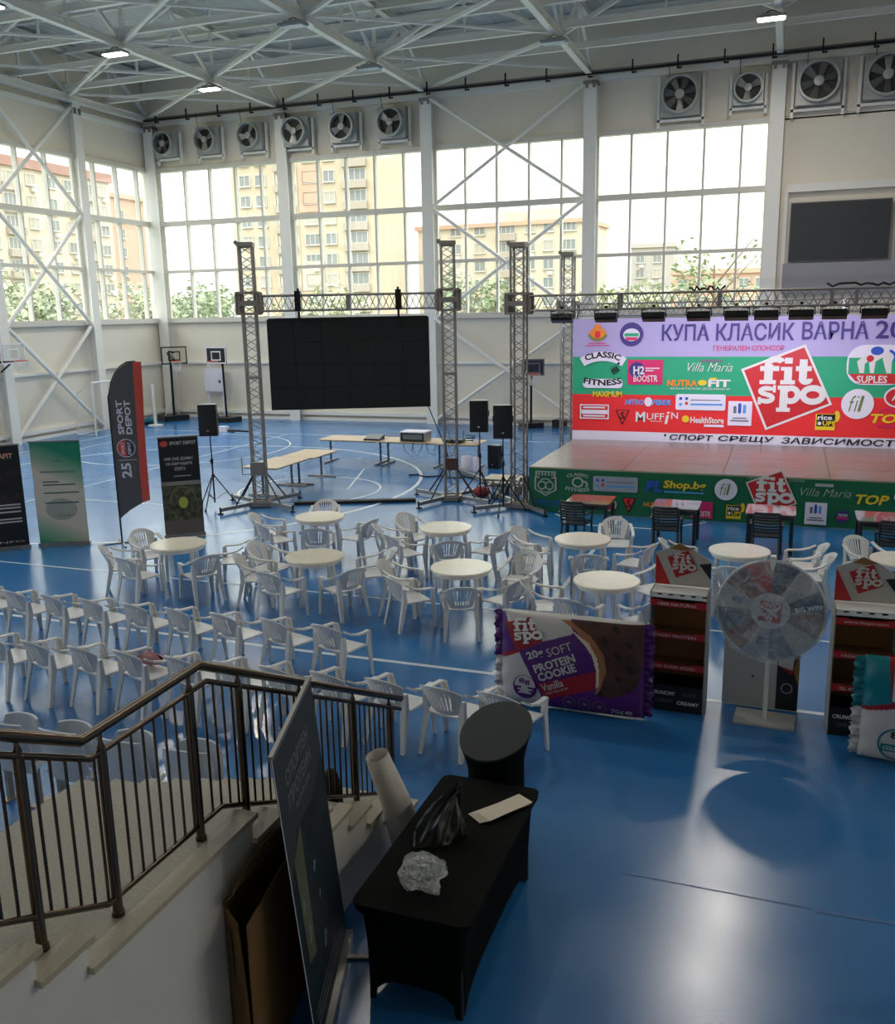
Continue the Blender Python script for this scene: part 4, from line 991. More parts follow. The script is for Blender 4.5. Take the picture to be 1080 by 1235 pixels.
U('CLASSIC', -4.40, .84, -3.90, .91, PL2, bold=.03, bend=.8); U('FITNESS', -4.42, .49, -3.88, .57, PL2, bold=.03, bend=-.5); shapes(SK, 'sponsor_arc', [ringstrip(-4.15, .7, .13, .12, .04, 0, 6.2), ringstrip(-4.02, .66, .1, .08, .04, -1, 2)], PL2, G)
dots_badge(SK, G, -3.81, .53, -2.85, .86, mat('skirt_badge_grey', (160, 166, 176), .5)); U('PL', -2.67, .57, -2.33, .81, PBLUE, bold=.04, shear=.2); U('Shop.bg', -2.31, .62, -1.45, .83, PYEL, bold=.03, shear=.15); shape(SK, 'caption', rect(-2.3, .57, -1.48, .60), PLBLUE, G)
fil_badge(SK, G, -1.045, .69, .225); U('ВИДЕО НЕТ', -5.14, .18, -4.5, .27, PBLUE, bold=.02); shape(SK, 'caption', rect(-5.0, .14, -4.6, .155), PBLUE, G)
shape(SK, 'sponsor_oval', ell(-3.47, .245, .18, .15), PL2, G); shape(SK, 'sponsor_oval', ell(-3.47, .245, .15, .12), PREDD, G, .006); tri_badge(SK, G, -3.19, .07, -2.88, .41); shape(SK, 'sponsor_panel', rect(-1.74, .06, -1.29, .41), PPINK, G); U('BOOSTR', -1.7, .1, -1.33, .21, PWHITE, off=.008); U('H2', -1.7, .25, -1.54, .37, PWHITE, off=.008)
U('NUTRA', -2.72, .24, -2.3, .34, PORANGE, bold=.03); riceup(SK, G, -1.02, .08, -.65, .41); fitspo(SK, G, -.16, .655, .47); U('Villa Maria', .37, .64, 1.35, .80, PL2, bold=-.01, shear=.35); shape(SK, 'sponsor_scroll', rect(.66, .84, 1.0, .90), PL2, G)
cols_badge(SK, G, .50, .06, .91, .51); shape(SK, 'sponsor_disc', ell(1.2, .25, .125, .125), PNAVY, G); U('ПОЛИ', 1.12, .25, 1.29, .31, PWHITE, off=.007); shape(SK, 'sponsor_stripe', rect(1.09, .2, 1.31, .24), PPINK, G, .006); U('TOP', 1.40, .52, 2.01, .72, PYEL, bold=.03, shear=.3); shape(SK, 'sponsor_oval', ell(2.3, .7, .2, .14), PLAV, G)
U('ГЕНЕРАЛЕН', -.63, .925, -.1, .975, PL2, bold=0); U('СПОНСОР', .16, .915, .46, .965, PL2, bold=0)

# ================================================================== SPEAKERS, TABLES, FLOOR CLUTTER
GRILL = mat('speaker_grille', (12, 13, 15), .6, bump=.4, bscale=300)
def speaker(x, y, z, rz, label, s=1.0, stand=None):
    t = thing('loudspeaker', label, 'speaker', (x, y, z), rz, 'black loudspeakers'); w, h, d = .42*s, .71*s, .36*s
    b = MB(); b.prism([(-w/2, -d/2+.03), (w/2, -d/2+.03), (w/2, 0), (w*.32, d/2), (-w*.32, d/2), (-w/2, 0)], h, frame((0, 0, h), (1, 0, 0), (0, 1, 0))); b.build('cabinet', BLACKP, t)
    b = MB(); b.grid(lambda u, v: ((2*u-1)*w*.47, -d/2-.03*(1-(2*u-1)**2)+.03, .02+(h-.04)*v), 10, 1); b.build('grille', GRILL, t, 50, .012)
    b = MB(); b.prism([(-w/2+.01, -d/2+.04), (w/2-.01, -d/2+.04), (w/2-.01, 0), (w*.31, d/2-.01), (-w*.31, d/2-.01), (-w/2+.01, 0)], .012, frame((0, 0, h+.012), (1, 0, 0), (0, 1, 0))); b.build('top_panel', mat('speaker_top', (110, 110, 112), .4), t)
    for sx in (-1, 1): MB().bar((sx*(w/2+.006), .02, h*.5), (sx*(w/2+.006), .02, h*.68), .02, .03).build('handle', BLACKM, t)
    MB().box((0, -d/2-.006, h*.18), (.05*s, .01, .03*s)).build('badge', CHROME, t)
    return t
def stand(x, y, h, label, rz=0):
    t = thing('speaker_stand', label, 'stand', (x, y, 0), rz, 'tripod speaker stands')
    MB().tube([(0, 0, .12), (0, 0, 1.1)], .02, 8).build('lower_pole', BLACKM, t, 40); MB().tube([(0, 0, 1.1), (0, 0, h)], .015, 8).build('upper_pole', BLACKM, t, 40)
    MB().lathe([(.035, 0), (.035, .1), (.02, .12)], 12, (0, 0, 1.05)).tube([(0, 0, 1.1), (-.07, 0, 1.1)], .012, 6).build('collar', BLACKM, t, 40)
    MB().lathe([(.035, 0), (.035, .08)], 12, (0, 0, .72)).build('hub', BLACKM, t, 40)
    for k in range(3):
        a = 2*PI*k/3+.4; c, s = math.cos(a), math.sin(a)
        l = MB().tube([(.03*c, .03*s, .76), (.52*c, .52*s, .03)], .014, 7).build('leg', BLACKM, t, 40)
        MB().tube([(.5*c, .5*s, .05), (.53*c, .53*s, .0)], .022, 7).build('rubber_foot', RUBBER, l, 40)
        MB().bar((.02*c, .02*s, .2), (.3*c, .3*s, .36), .02, .008).build('strut', BLACKM, t)
    return t
stand(-12.42, 17.84, 1.7, 'tripod stand under the loudspeaker beside the feather flag', .3); speaker(-12.42, 17.84, 1.7, R(22), 'black loudspeaker on the stand beside the screen tower, flag side')
stand(-6.59, 20.02, 1.67, 'tripod stand under the loudspeaker beside the stage-side screen tower', .9); speaker(-6.59, 20.02, 1.67, R(12), 'black loudspeaker on a stand, the one farther from the stage')
stand(-5.75, 19.1, 1.67, 'tripod stand under the loudspeaker before the stage corner tower', .2); speaker(-5.75, 19.1, 1.67, R(16), 'black loudspeaker on a stand, the one next to the stage')
speaker(-7.65, 24.7, 0, R(-20), 'black loudspeaker standing on the floor behind the stands', .92)

LEGM = mat('table_leg_grey', (88, 92, 100), .35, metal=.4)
def fold_table(x, y, L, W, rz, label, legs):
    t = thing('folding_table', label, 'table', (x, y, 0), rz, 'wood-top folding tables')
    MB().box((0, 0, .73), (L, W, .025)).build('table_top', WOOD, t); MB().box((0, 0, .705), (L-.1, W-.1, .025)).build('underframe', LEGM, t)
    for lx in legs:
        MB().bar((lx, 0, .04), (lx, 0, .71), .05, .04).build('leg', LEGM, t); MB().bar((lx, -W*.42, .03), (lx, W*.42, .03), .06, .05).build('foot', ALU, t)
fold_table(-12.0, 20.0, 1.65, 1.0, R(90), 'wood-top folding table beside the screen tower', (-.7, .72)); fold_table(-11.9, 21.55, 1.4, 1.0, R(90), 'wood-top folding table behind the one beside the tower', (-.62, .62))
fold_table(-12.05, 24.6, 1.9, 1.05, 0, 'wood-top folding table in the far row, end nearest the flag', (-.8, .85)); fold_table(-10.15, 24.6, 1.85, 1.05, 0, 'wood-top folding table in the far row under the amplifier', (-.8, .82)); fold_table(-8.6, 24.5, 1.2, 1.0, 0, 'wood-top folding table in the far row at the tower end', (-.5, .5))
t = thing('amplifier_case', 'open amplifier case with a white lid on the far table', 'case', (-10.0, 24.45, .7425))
MB().box((0, 0, .14), (.72, .5, .24)).build('body', BLACKP, t); MB().box((0, 0, .275), (.78, .56, .03)).build('lid', PLAV, t); MB().box((0, -.255, .14), (.6, .02, .14)).build('front_panel', PGREY, t)
for s in (-1, 1): MB().box((s*.37, 0, .14), (.03, .52, .26)).build('corner_rail', ALU, t)
t = thing('mixer', 'black mixing desk on the far table beside the amplifier case', 'mixer', (-10.8, 24.4, .7425)); MB().prism([(-.2, 0), (.2, 0), (.2, .14), (-.2, .05)], .5, frame((-.25, 0, 0), (0, 1, 0), (0, 0, 1))).build('body', BLACKP, t)
b = MB()
for i in range(5): b.tube([(-.2+.09*i, 0, .1), (-.2+.09*i, 0, .14)], .015, 6)
b.build('knob', PGREY, t)
t = thing('wireless_receiver', 'dark receiver unit behind the narrow truss tower on the end table', 'receiver', (-8.75, 24.35, .7425)); MB().box((0, 0, .05), (.5, .35, .1)).build('body', BLACKP, t); MB().tube([(-.2, .1, .1), (-.24, .1, .35)], .01, 5).tube([(.2, .1, .1), (.24, .1, .35)], .01, 5).build('antenna', BLACKM, t)
t = thing('cable_coil', 'tangle of dark cables and a pale box on the end table', 'cable', (-8.3, 24.4, .7425))
b = MB(); b.tube([(.14*math.cos(a), .12*math.sin(a), .02+.012*a) for a in [i*.35 for i in range(50)]], .014, 5); b.build('cable', RUBBER, t); MB().box((.2, -.1, .06), (.14, .1, .1)).build('pale_box', PLAV, t)
for k, (x, y) in enumerate(((-10.2, 24.0), (-9.9, 23.95), (-9.5, 24.0), (-8.9, 23.95))):
    rn = random.Random(k); o = MB().tube([(0, 0, .74), (.05, -.03, .5), (.1+rn.uniform(0, .2), -.03, .3+rn.uniform(-.1, .1)), (.25, 0, .55), (.3, .05, .74)], .01, 5).build('hanging_cable', RUBBER)
    o.location = (x, y-.0, 0); tag(o, 'thin dark cable looping below the far table edge, %s from the flag' % ORD[k], 'cable', 'cables under the far tables')
b = MB(); b.tube([(-9.6+.2*i+.05*math.sin(i*2), 22.9+.12*math.sin(i*1.7), .02) for i in range(14)], .02, 5); tag(b.build('floor_cable', RUBBER), 'dark cable snaking on the floor behind the narrow tower', 'cable')
t = thing('plastic_cups', 'stack of pale plastic drums on the floor below the end table', 'drum', (-8.3, 24.0, 0)); MB().lathe([(.13, 0), (.14, .02), (.14, .4), (.12, .44)], 20).build('drum', PLAV, t, 40); MB().lathe([(.1, 0), (.1, .38), (.09, .4)], 18, (.27, .05, 0)).build('drum', PLAV, t, 40)
# cable cover strip between the towers
d = Vector((BX_-AX, BY_-AY, 0)); o = MB().bar((-10.75, 18.62, .035), (-8.1, 19.72, .035), .2, .07).build('cable_cover', RUBBER); tag(o, 'black cable cover strip on the floor between the screen towers', 'cover')
o = MB().bar((-8.55, 23.9, .06), (-6.3, 21.3, .06), .12, .1).build('spare_beam', ALU); tag(o, 'loose aluminium bar lying on the floor behind the stands', 'bar')
t = thing('low_step', 'low metal step beside the stage corner', 'step', (-6.35, 21.3, 0)); MB().box((0, 0, .36), (.95, .7, .05)).build('tread', DECKE, t)
for sx in (-1, 1):
    for sy in (-1, 1): MB().bar((sx*.42, sy*.3, 0), (sx*.42, sy*.3, .34), .05, .05).build('leg', ALU, t)
MB().box((0, 0, .2), (.86, .62, .03)).build('shelf', ALU, t)
t = thing('clamp_pile', 'pile of grey stage clamps and bars against the stage corner', 'pile', (-5.62, 20.45, 0)); rn = random.Random(5)
for k in range(12):
    MB().bar((rn.uniform(-.3, .2), rn.uniform(-.3, .3), rn.uniform(.05, .3)), (rn.uniform(-.3, .2), rn.uniform(-.3, .3), rn.uniform(.3, .75)), .05, .05).build('bar', ALU, t)
t = thing('red_tool_bag', 'small red and dark tool bag at the foot of the narrow tower', 'bag', (-6.75, 20.6, 0)); b = MB(); b.grid(lambda u, v: (.22*math.sin(PI*v)*math.cos(2*PI*u), .14*math.sin(PI*v)*math.sin(2*PI*u), .13-.13*math.cos(PI*v)), 14, 8); b.build('body', mat('red_cloth', (150, 40, 40), .7), t, 60); MB().tube([(-.12, 0, .24), (-.06, 0, .34), (.06, 0, .34), (.12, 0, .24)], .012, 5).build('strap', RUBBER, t)

# ================================================================== STAIRS AND RAILING
SX0, SX1, ZL, RISE, RUN = -4.2, -2.9, 1.45, .161, .315
sc5 = thing('staircase', 'granite staircase with a landing and a white plastered side wall', 'staircase', (0, 0, 0))
prof = []                                                         # (y0, y1, z) of every tread
for k in range(8, 0, -1): prof.append((2.9-.3*k, 2.9-.3*(k-1), ZL+RISE*k))
prof.append((2.9, 4.3, ZL))
for k in range(1, 9): prof.append((4.3+RUN*(k-1), 4.3+RUN*k, ZL-RISE*k))
for i, (y0, y1, z) in enumerate(prof):
    MB().box(((SX0+SX1)/2-.04, (y0+y1)/2-.0, z-.015), (SX1-SX0-.08, y1-y0+.02, .03)).build('tread', STONE, sc5)
    MB().box((SX1-.02, (y0+y1)/2+.0, z-.013), (.12, y1-y0+.03, .034)).build('tread_edge', STONEL, sc5)
    zn = prof[i+1][2] if i+1 < len(prof) else 0
    MB().box(((SX0+SX1)/2, y1-.012, (z+zn)/2-.016), (SX1-SX0-.02, .02, z-zn-.03)).build('riser', STONEL, sc5)
def side(x):
    out = [(prof[0][0], 0.0)]
    for (y0, y1, z) in prof: out += [(y0, z-.03), (y1, z-.03)]
    out.append((prof[-1][1], 0.0)); return out
for x, nm in ((SX1, 'side_wall'), (SX0+.1, 'side_wall')):
    MB().prism(side(x), .1, frame((x, 0, 0), (0, 1, 0), (0, 0, 1))).build(nm, PLASTER, sc5)

rl = thing('stair_railing', 'brown stainless stair railing with thin balusters and round handrail', 'railing', (-3.02, 0, 0))
HR = [(.5, 3.87), (3.12, 2.46), (4.06, 2.48), (6.88, 1.09)]; SR = [(.5, 3.76), (3.17, 2.345), (4.12, 2.36), (6.86, 1.0)]; BR = [(.5, 2.98), (3.19, 1.55), (4.18, 1.54), (6.75, .26)]
def ry(P, y):
    for (a, za), (b_, zb) in zip(P, P[1:]):
        if y <= b_: return za+(zb-za)*(y-a)/(b_-a)
    return P[-1][1]
MB().tube([(0, y, z) for y, z in HR], .028, 12).build('handrail', RAILM, rl, 40); MB().tube([(0, y, z) for y, z in SR], .017, 10).build('top_rail', RAILM, rl, 40); MB().tube([(0, y, z) for y, z in BR], .017, 10).build('bottom_rail', RAILM, rl, 40)
def zt(y):
    for (a, b_, z) in prof:
        if a <= y < b_: return z
    return 0
POSTS = [1.3, 2.02, 2.76, 3.25, 3.96, 4.43, 5.15, 5.95, 6.62]
for y in POSTS:
    z0 = zt(y)
    p = MB().tube([(0, y, z0), (0, y, ry(SR, y))], .026, 12).build('post', RAILM, rl, 40)
    MB().lathe([(.033, 0), (.033, .025), (.026, .03)], 14, (0, y, z0)).build('base_collar', RAILM, p, 40); MB().lathe([(.014, 0), (.022, .02), (.012, .05), (.014, .12)], 12, (0, y, ry(SR, y))).build('rail_holder', RAILM, p, 40)
y = .6
while y < 6.75:
    if all(abs(y-q) > .045 for q in POSTS): MB().tube([(0, y, ry(BR, y)), (0, y, ry(SR, y))], .008, 7).build('baluster', RAILM, rl, 40)
    y += .0895

# platform the camera stands on
pf = struct(MB().box((-3, -4.3, 2.62), (20, 9.2, .24)).box((-3, .26, 1.25), (20, .08, 2.5)).build('floor_gallery', PLASTER))

# ================================================================== BLACK TABLE AND WHAT LIES ON IT
bt = thing('covered_table', 'long table under a black stretch cover', 'table', (-2.02, 5.475, 0))
hx, hy, HT = .40, .875, .74
per = []
rr = rrect(-hx, -hy, hx, hy, .07, 6)
P2 = []
for i in range(len(rr)):                                          # resample the straight sides
    a, b_ = Vector(rr[i]), Vector(rr[(i+1) % len(rr)]); n_ = max(1, int((b_-a).length/.06))
    for k in range(n_): P2.append(a+(b_-a)*k/n_)
n_ = len(P2); NV = 14; b = MB(); vs_ = []; fs_ = []
for j in range(NV+1):
    v = j/NV
    for p in P2:
        tx, ty = abs(p.x)/hx, abs(p.y)/hy
        mid = (1-ty**4) if tx > .98 else (1-tx**4) if ty > .98 else 0.0
        if tx > .85 and ty > .9: mid = 0.0
        lift = .17*mid**1.0; inset = .03+.05*(1-v)**.6+.05*mid*math.sin(PI*min(1, (1-v)*1.1))
        if v > .95: inset = 0
        elif v > .85: inset *= (.95-v)/.1+.0
        z = lift+(HT-lift)*v
        q = Vector((p.x*(1-inset/hx), p.y*(1-inset/hy)))
        vs_.append((q.x, q.y, z))
for j in range(NV):
    for i in range(n_): fs_.append((j*n_+i, j*n_+(i+1) % n_, (j+1)*n_+(i+1) % n_, (j+1)*n_+i))
b.add(vs_, fs_); b.build('skirt', CLOTHB, bt, 50)
b = MB(); b.add([(p.x, p.y, HT) for p in P2]+[(0, 0, HT-.004)], [(i, (i+1) % n_, n_) for i in range(n_)]); b.build('table_top', CLOTHB, bt, 50)
for sx in (-1, 1):
    for sy in (-1, 1): MB().tube([(sx*.31, sy*.78, 0), (sx*.31, sy*.78, .7)], .016, 8).build('leg', BLACKM, bt, 40)

lc = thing('covered_lectern', 'round stand in a black stretch cover with a slanted oval top', 'lectern', (-2.1, 6.72, 0))
TOPC = mat('lectern_top_cloth', (30, 36, 36), .6)
b = MB(); NVv = 12
def lec(u, v):
    a = 2*PI*u; r = .235+.01*(1-v)**2+.07*max(0, v-.72)**1.3/.28**1.3
    zt_ = .98+.14*math.sin(a)*1.0
    return (r*math.cos(a)*1.02, r*math.sin(a)*.95, v*zt_)
b.grid(lec, 36, NVv); b.build('cover', CLOTHB, lc, 60)
b = MB(); n_ = 36
b.add([lec(i/n_, 1) for i in range(n_)]+[tuple(Vector(lec(i/n_, 1))*1+Vector((0, 0, .018))) for i in range(n_)]+[tuple(Vector((lec(i/n_, 1)[0]*.93, lec(i/n_, 1)[1]*.93, .998+.14*math.sin(2*PI*i/n_)*.93))) for i in range(n_)]+[(0, 0, .998)],
      [(i, (i+1) % n_, n_+(i+1) % n_, n_+i) for i in range(n_)]+[(n_+i, n_+(i+1) % n_, 2*n_+(i+1) % n_, 2*n_+i) for i in range(n_)]+[(2*n_+i, 2*n_+(i+1) % n_, 3*n_) for i in range(n_)])
b.build('slanted_top', TOPC, lc, 60); lc.rotation_euler = (0, 0, R(-20))

t = thing('paper_sheets', 'pile of long white printed sheets on the black table', 'paper', (-1.84, 5.965, .742), R(55))
for k in range(5):
    b = MB(); b.box((.008*k, -.006*k, .002+.004*k), (.46-.01*k, .155, .003), .02*k-.04); b.build('sheet', mat('paper_cream', (222, 208, 188), .7), t)
# black bag
b = MB(); rn = random.Random(11)
def bagf(u, v):
    a = 2*PI*u; r = (1-.55*v**1.2)*(1+.14*math.sin(3*a+1)+.10*math.sin(5*a+4*v)+.06*math.sin(9*a-6*v))
    z = .30*v**1.15; sx = .17*r*(1-v**3); sy = .20*r*(1-v**3)
    return (sx*math.cos(a)+.12*v**2.2, sy*math.sin(a)+.20*v**1.8, max(0, z*(1+.1*math.sin(4*a))+.012*math.sin(11*a+9*v)*(v > .05)))
b.grid(bagf, 40, 22); o = b.build('black_bag', mat('black_bag_plastic', (12, 14, 13), .36, bump=.35, bscale=10), None, 70); o.location = (-2.17, 5.52, .742)
tag(o, 'crumpled shiny black bag standing on the black table', 'bag')
# crumpled clear plastic
FILM = mat_film('clear_plastic_film', .20, 13)
bm2 = bmesh.new(); bmesh.ops.create_icosphere(bm2, subdivisions=4, radius=1)
rfs = [Vector((random.uniform(-1, 1), random.uniform(-1, 1), random.uniform(-.5, 1))).normalized() for _ in range(26)]
for v in bm2.verts:
    n1 = noise.noise(v.co*2.0+Vector((3, 1, 7))); n2 = abs(noise.noise(v.co*3.1)); k = min(1.0/max(.35, v.co.dot(q)) for q in rfs)*.82+.28*n1-.25*n2
    v.co = Vector((v.co.x*.155*k, v.co.y*.17*k, max(0, .06+v.co.z*.075*k)))
me = bpy.data.meshes.new('plastic_wrapping'); bm2.to_mesh(me); bm2.free(); me.materials.append(FILM)
o = link('plastic_wrapping', me); o.location = (-2.06, 4.93, .742); o.scale = (1.18, 1.18, 1.25); tag(o, 'crumpled clear plastic wrapping on the black table', 'wrapping')

# ================================================================== DARK ROLL-UP, CARDBOARD BOX, PAPER ROLL BESIDE THE STAIRS
p0, p1 = Vector((-2.39, 4.06, 0)), Vector((-2.74, 5.15, 0)); dv = (p1-p0); Wd = dv.length; rzb = math.atan2(dv.y, dv.x)
rb_ = thing('roll_up_banner', 'dark teal roll-up banner standing edge-on beside the stairs', 'banner', tuple(p0), rzb)
lean = .17                                                        # leans back towards the stairs
FB = frame((0, 0, .06), (1, 0, 0), (0, lean, 1.95)); Hb = 1.95
DTEAL = mat_photo('dark_photo_print', [(5, 20, 26), (7, 28, 36), (10, 38, 46), (22, 54, 62)], 5, .6, 3)
SLATE = mat('banner_slate_grey', (46, 55, 60), .6)
MB().prism(rect(0, 0, Wd, Hb), .004, FB).build('sheet', DTEAL, rb_)
shape(rb_, 'print_band', [(0, 1.15), (.3, 1.35), (Wd*.62, 1.3), (Wd, 1.42), (Wd, Hb), (0, Hb)], SLATE, FB, .003)
shape(rb_, 'print_streak', [(.12, .55), (.3, .5), (.36, 1.34), (.12, 1.24)], mat('banner_olive', (84, 92, 66), .4), FB, .004)
txt(rb_, 'СПОРТЕН', (.2, 1.66, .84, 1.76), PGREY, FB, .006, .03); txt(rb_, 'ПРОТЕИН', (.2, 1.52, .84, 1.62), PGREY, FB, .006, .03); txt(rb_, 'всеки ден', (.34, 1.43, .74, 1.49), PGREY, FB, .006, .01)
for (u0, v0, w_, h_) in ((.16, .86, .05, .1), (.5, .92, .08, .06), (.2, .64, .06, .12), (.55, .7, .05, .05), (.5, .38, .1, .1)):
    shape(rb_, 'print_highlight', [(u0, v0), (u0+w_*.4, v0-h_*.2), (u0+w_, v0+h_*.5), (u0+w_*.5, v0+h_)], mat('banner_glint', (120, 140, 144), .4), FB, .005)
for k in range(3): shape(rb_, 'print_line', rect(.1, .12+.05*k, Wd-.12-.1*k, .14+.05*k), PGREY, FB, .005)
MB().bar(FB(0, Hb, -.004), FB(Wd, Hb, -.004), .025, .03).build('top_bar', ALU, rb_)
MB().bar((0, 0, .045), (Wd, 0, .045), .09, .075).build('base_cassette', ALU, rb_)
MB().bar(FB(0, 0, .002), FB(0, Hb, .002), .004, .004).build('edge_trim', PLAV, rb_)
for x in (.22, Wd-.2): MB().bar((x, -.24, .012), (x, .2, .012), .04, .02).build('foot', ALU, rb_)

cb = thing('cardboard_box', 'big open brown carton squeezed between the stair wall and the roll-up', 'box', (0, 0, 0), 0)
nl, nr, fr_, fl_ = Vector((-2.885, 3.93, 0)), Vector((-2.63, 3.78, 0)), Vector((-2.80, 4.66, 0)), Vector((-2.885, 4.72, 0))
def wallp(nm, a, b_, z0, z1, m=CARD, t_=.008): return MB().bar(a+Vector((0, 0, (z0+z1)/2)), b_+Vector((0, 0, (z0+z1)/2)), t_, z1-z0).build(nm, m, cb)
wallp('front_panel', nr, fr_, 0, 1.10); wallp('end_panel', fr_, fl_, 0, 1.10)
MB().add([tuple(nl+Vector((.012, 0, 0))), tuple(nl.lerp(nr, .82)), tuple(nl.lerp(nr, .8)+Vector((0, 0, .55))), tuple(nl.lerp(nr, .58)+Vector((0, 0, 1.04))), tuple(nl+Vector((.012, 0, 1.06)))], [(0, 1, 2, 3, 4)]).build('end_panel', CARD, cb, None, .008)
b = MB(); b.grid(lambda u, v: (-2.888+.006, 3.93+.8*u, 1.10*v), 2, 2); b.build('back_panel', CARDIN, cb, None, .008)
b = MB(); b.grid(lambda u, v: (-2.878+.10*math.sin(PI*.5*v)*(1-u), 3.92+.78*u-.04*v*(1-u), 1.10+.17*v*math.sin(PI*(.25+.6*u))), 12, 6); b.build('flap', CARD, cb, 60, .006)
b = MB(); b.grid(lambda u, v: tuple(fr_.lerp(fl_, u)+Vector((-.01*v, -.12*v, 1.10+.14*v))), 2, 3); b.build('flap', CARD, cb, 60, .006)
MB().bar(nr.lerp(fr_, .86)+Vector((.008, 0, 1.05)), nr.lerp(fr_, .95)+Vector((.008, 0, 1.05)), .006, .09).build('paper_label', PLAV, cb)
MB().bar(nl.lerp(nr, .1)+Vector((.0, -.007, .8)), nl.lerp(nr, .3)+Vector((0, -.007, .8)), .004, .3).build('print_mark', mat('card_print', (90, 70, 40), .8), cb)

# rolled sheet leaning on the railing
PAPER = mat('rolled_paper', (228, 222, 214), .55, var=.05, vscale=6, bump=.4, bscale=9)
b = MB(); a0, a1 = Vector((-2.62, 6.2, 0)), Vector((-2.84, 5.98, 1.02))
def rollf(u, v):
    ax = (a1-a0).normalized(); e1 = ax.cross(Vector((0, 1, 0))).normalized(); e2 = ax.cross(e1); th = 2.6*2*PI*u
    r = (.155-.06*v)*(1-.10*u)+.006*math.sin(7*v+th)
    return tuple(a0+(a1-a0)*v+e1*r*math.cos(th)+e2*r*math.sin(th))
b.grid(rollf, 70, 12); o = b.build('rolled_sheet', PAPER, None, 60); tag(o, 'rolled grey-white sheet leaning against the end of the railing', 'roll')
b = MB(); b.lathe([(.11, 0), (.13, .03), (.12, .18), (.08, .3), (.03, .34)], 18); o = b.build('black_pouch', mat('black_cloth', (14, 14, 16), .8), None, 60); o.location = (-3.12, 5.72, zt(5.72)); o.scale = (.7, .7, 1); tag(o, 'small black pouch on a stair step behind the rolled sheet', 'pouch')

# ================================================================== PROMOTION DISPLAYS
def pack(label, loc, rz, W, H, D, colf, mats, letters, end_mats, name='inflated_pack'):
    """inflated snack-pack: bulging body with crimped ends; colf(u, v) gives the print"""
    t = thing(name, label, 'inflatable', loc, rz)
    def bul(u, v): return (max(0, 1-abs(2*u-1)**6)*max(0, 1-abs(2*v-1)**7))**.55
    def wr(u, v): return .012*math.sin(26*v+3)*math.exp(-((u)/.05)**2)+.012*math.sin(22*v)*math.exp(-((1-u)/.05)**2)
    b = MB(); b.grid(lambda u, v: ((u-.5)*W, -D/2*bul(u, v)+wr(u, v), H*v), 150, 100, None, colf); b.build('front_film', mats, t, 70)
    b = MB(); b.grid(lambda u, v: ((.5-u)*W, D/2*bul(u, v)+wr(u, v), H*v), 40, 30); b.build('back_film', mats[0], t, 70)
    for s, mm in ((-1, end_mats[0]), (1, end_mats[1])):
        b = MB(); n_ = 60
        def cr(u, v):
            z = H*(.02+.96*v); tooth = .018*(1 if int(v*n_*.5) % 2 else 0)
            return (s*(W/2-.01+u*(.085+tooth)), .028*math.sin(v*38+u*4)*u+.012*math.sin(v*90), z)
        b.grid(cr, 4, n_, None, (lambda u, v: 0 if v > .48 else min(1, len(mm)-1)) if len(mm) > 1 else None); b.build('crimped_end', mm, t, 60, .004)
    Fp = lambda u, v, w=0: (u-.5*W, -D/2*bul(min(.999, max(.001, u/W)), min(.999, max(.001, v/H)))-w, v)   # metres on the film
    letters(t, Fp)
    return t
def inpoly(p, P):
    c = False; j = len(P)-1
    for i in range(len(P)):
        if (P[i][1] > p[1]) != (P[j][1] > p[1]) and p[0] < (P[j][0]-P[i][0])*(p[1]-P[i][1])/(P[j][1]-P[i][1])+P[i][0]: c = not c
        j = i
    return c
COOK = mat('cookie_print', (74, 44, 34), .45, var=.35, vscale=7); COOKE = mat('cookie_edge_print', (164, 106, 70), .45, var=.15, vscale=9); CREAMF = mat('cream_filling_print', (224, 206, 176), .4); CHIP = mat('chocolate_print', (34, 20, 18), .4)
PW2 = mat('pack_white_film', (200, 195, 192), .35); PR2 = mat('pack_red_film', (150, 24, 32), .3)
CP = [([(.785, 1.01), (1.028, .848), (1.121, .684), (1.15, .514), (1.147, .365), (1.112, .34), (1.108, .559), (1.066, .703), (.976, .83)], 5),
      ([(.70, 1.071), (.80, 1.071), (1.046, .93), (1.19, .74), (1.225, .546), (1.15, .31), (1.096, .248), (1.147, .439), (1.116, .659), (1.031, .823), (.881, .97)], 4),
      ([(.712, 1.071), (1.60, 1.077), (1.60, .615), (1.55, .384), (1.351, .259), (1.096, .248), (1.147, .439), (1.116, .659), (1.031, .823), (.881, .97)], 3),
      ([(.012, 1.2), (.782, 1.2), (.846, .929), (.516, .81), (.371, 1.064), (.102, .979)], 1), ([(.059, .992), (.102, .979), (.371, 1.064), (.516, .81), (.245, .67), (.188, .695)], 2),
      ([(-.118, .469), (.24, .65), (.573, .023), (.573, -.1), (-.1, -.1)], 1), ([(-.09, .535), (.204, .679), (.24, .65), (-.118, .469)], 2), ([(.457, .303), (1.116, .535), (1.1, .323), (.546, .125)], 2)]
def cookie_col(u, v):
    # 0 purple 1 white 2 red 3 cookie 4 edge 5 cream 6 chip
    p = (u*1.62, v*1.10)
    for P, m in CP:
        if inpoly(p, P):
            if m == 3 and math.sin(p[0]*21+2)*math.sin(p[1]*22+1)+.5*math.sin(p[0]*33+p[1]*27) > .85: return 6
            return m
    if v > .98: return 1
    return 0
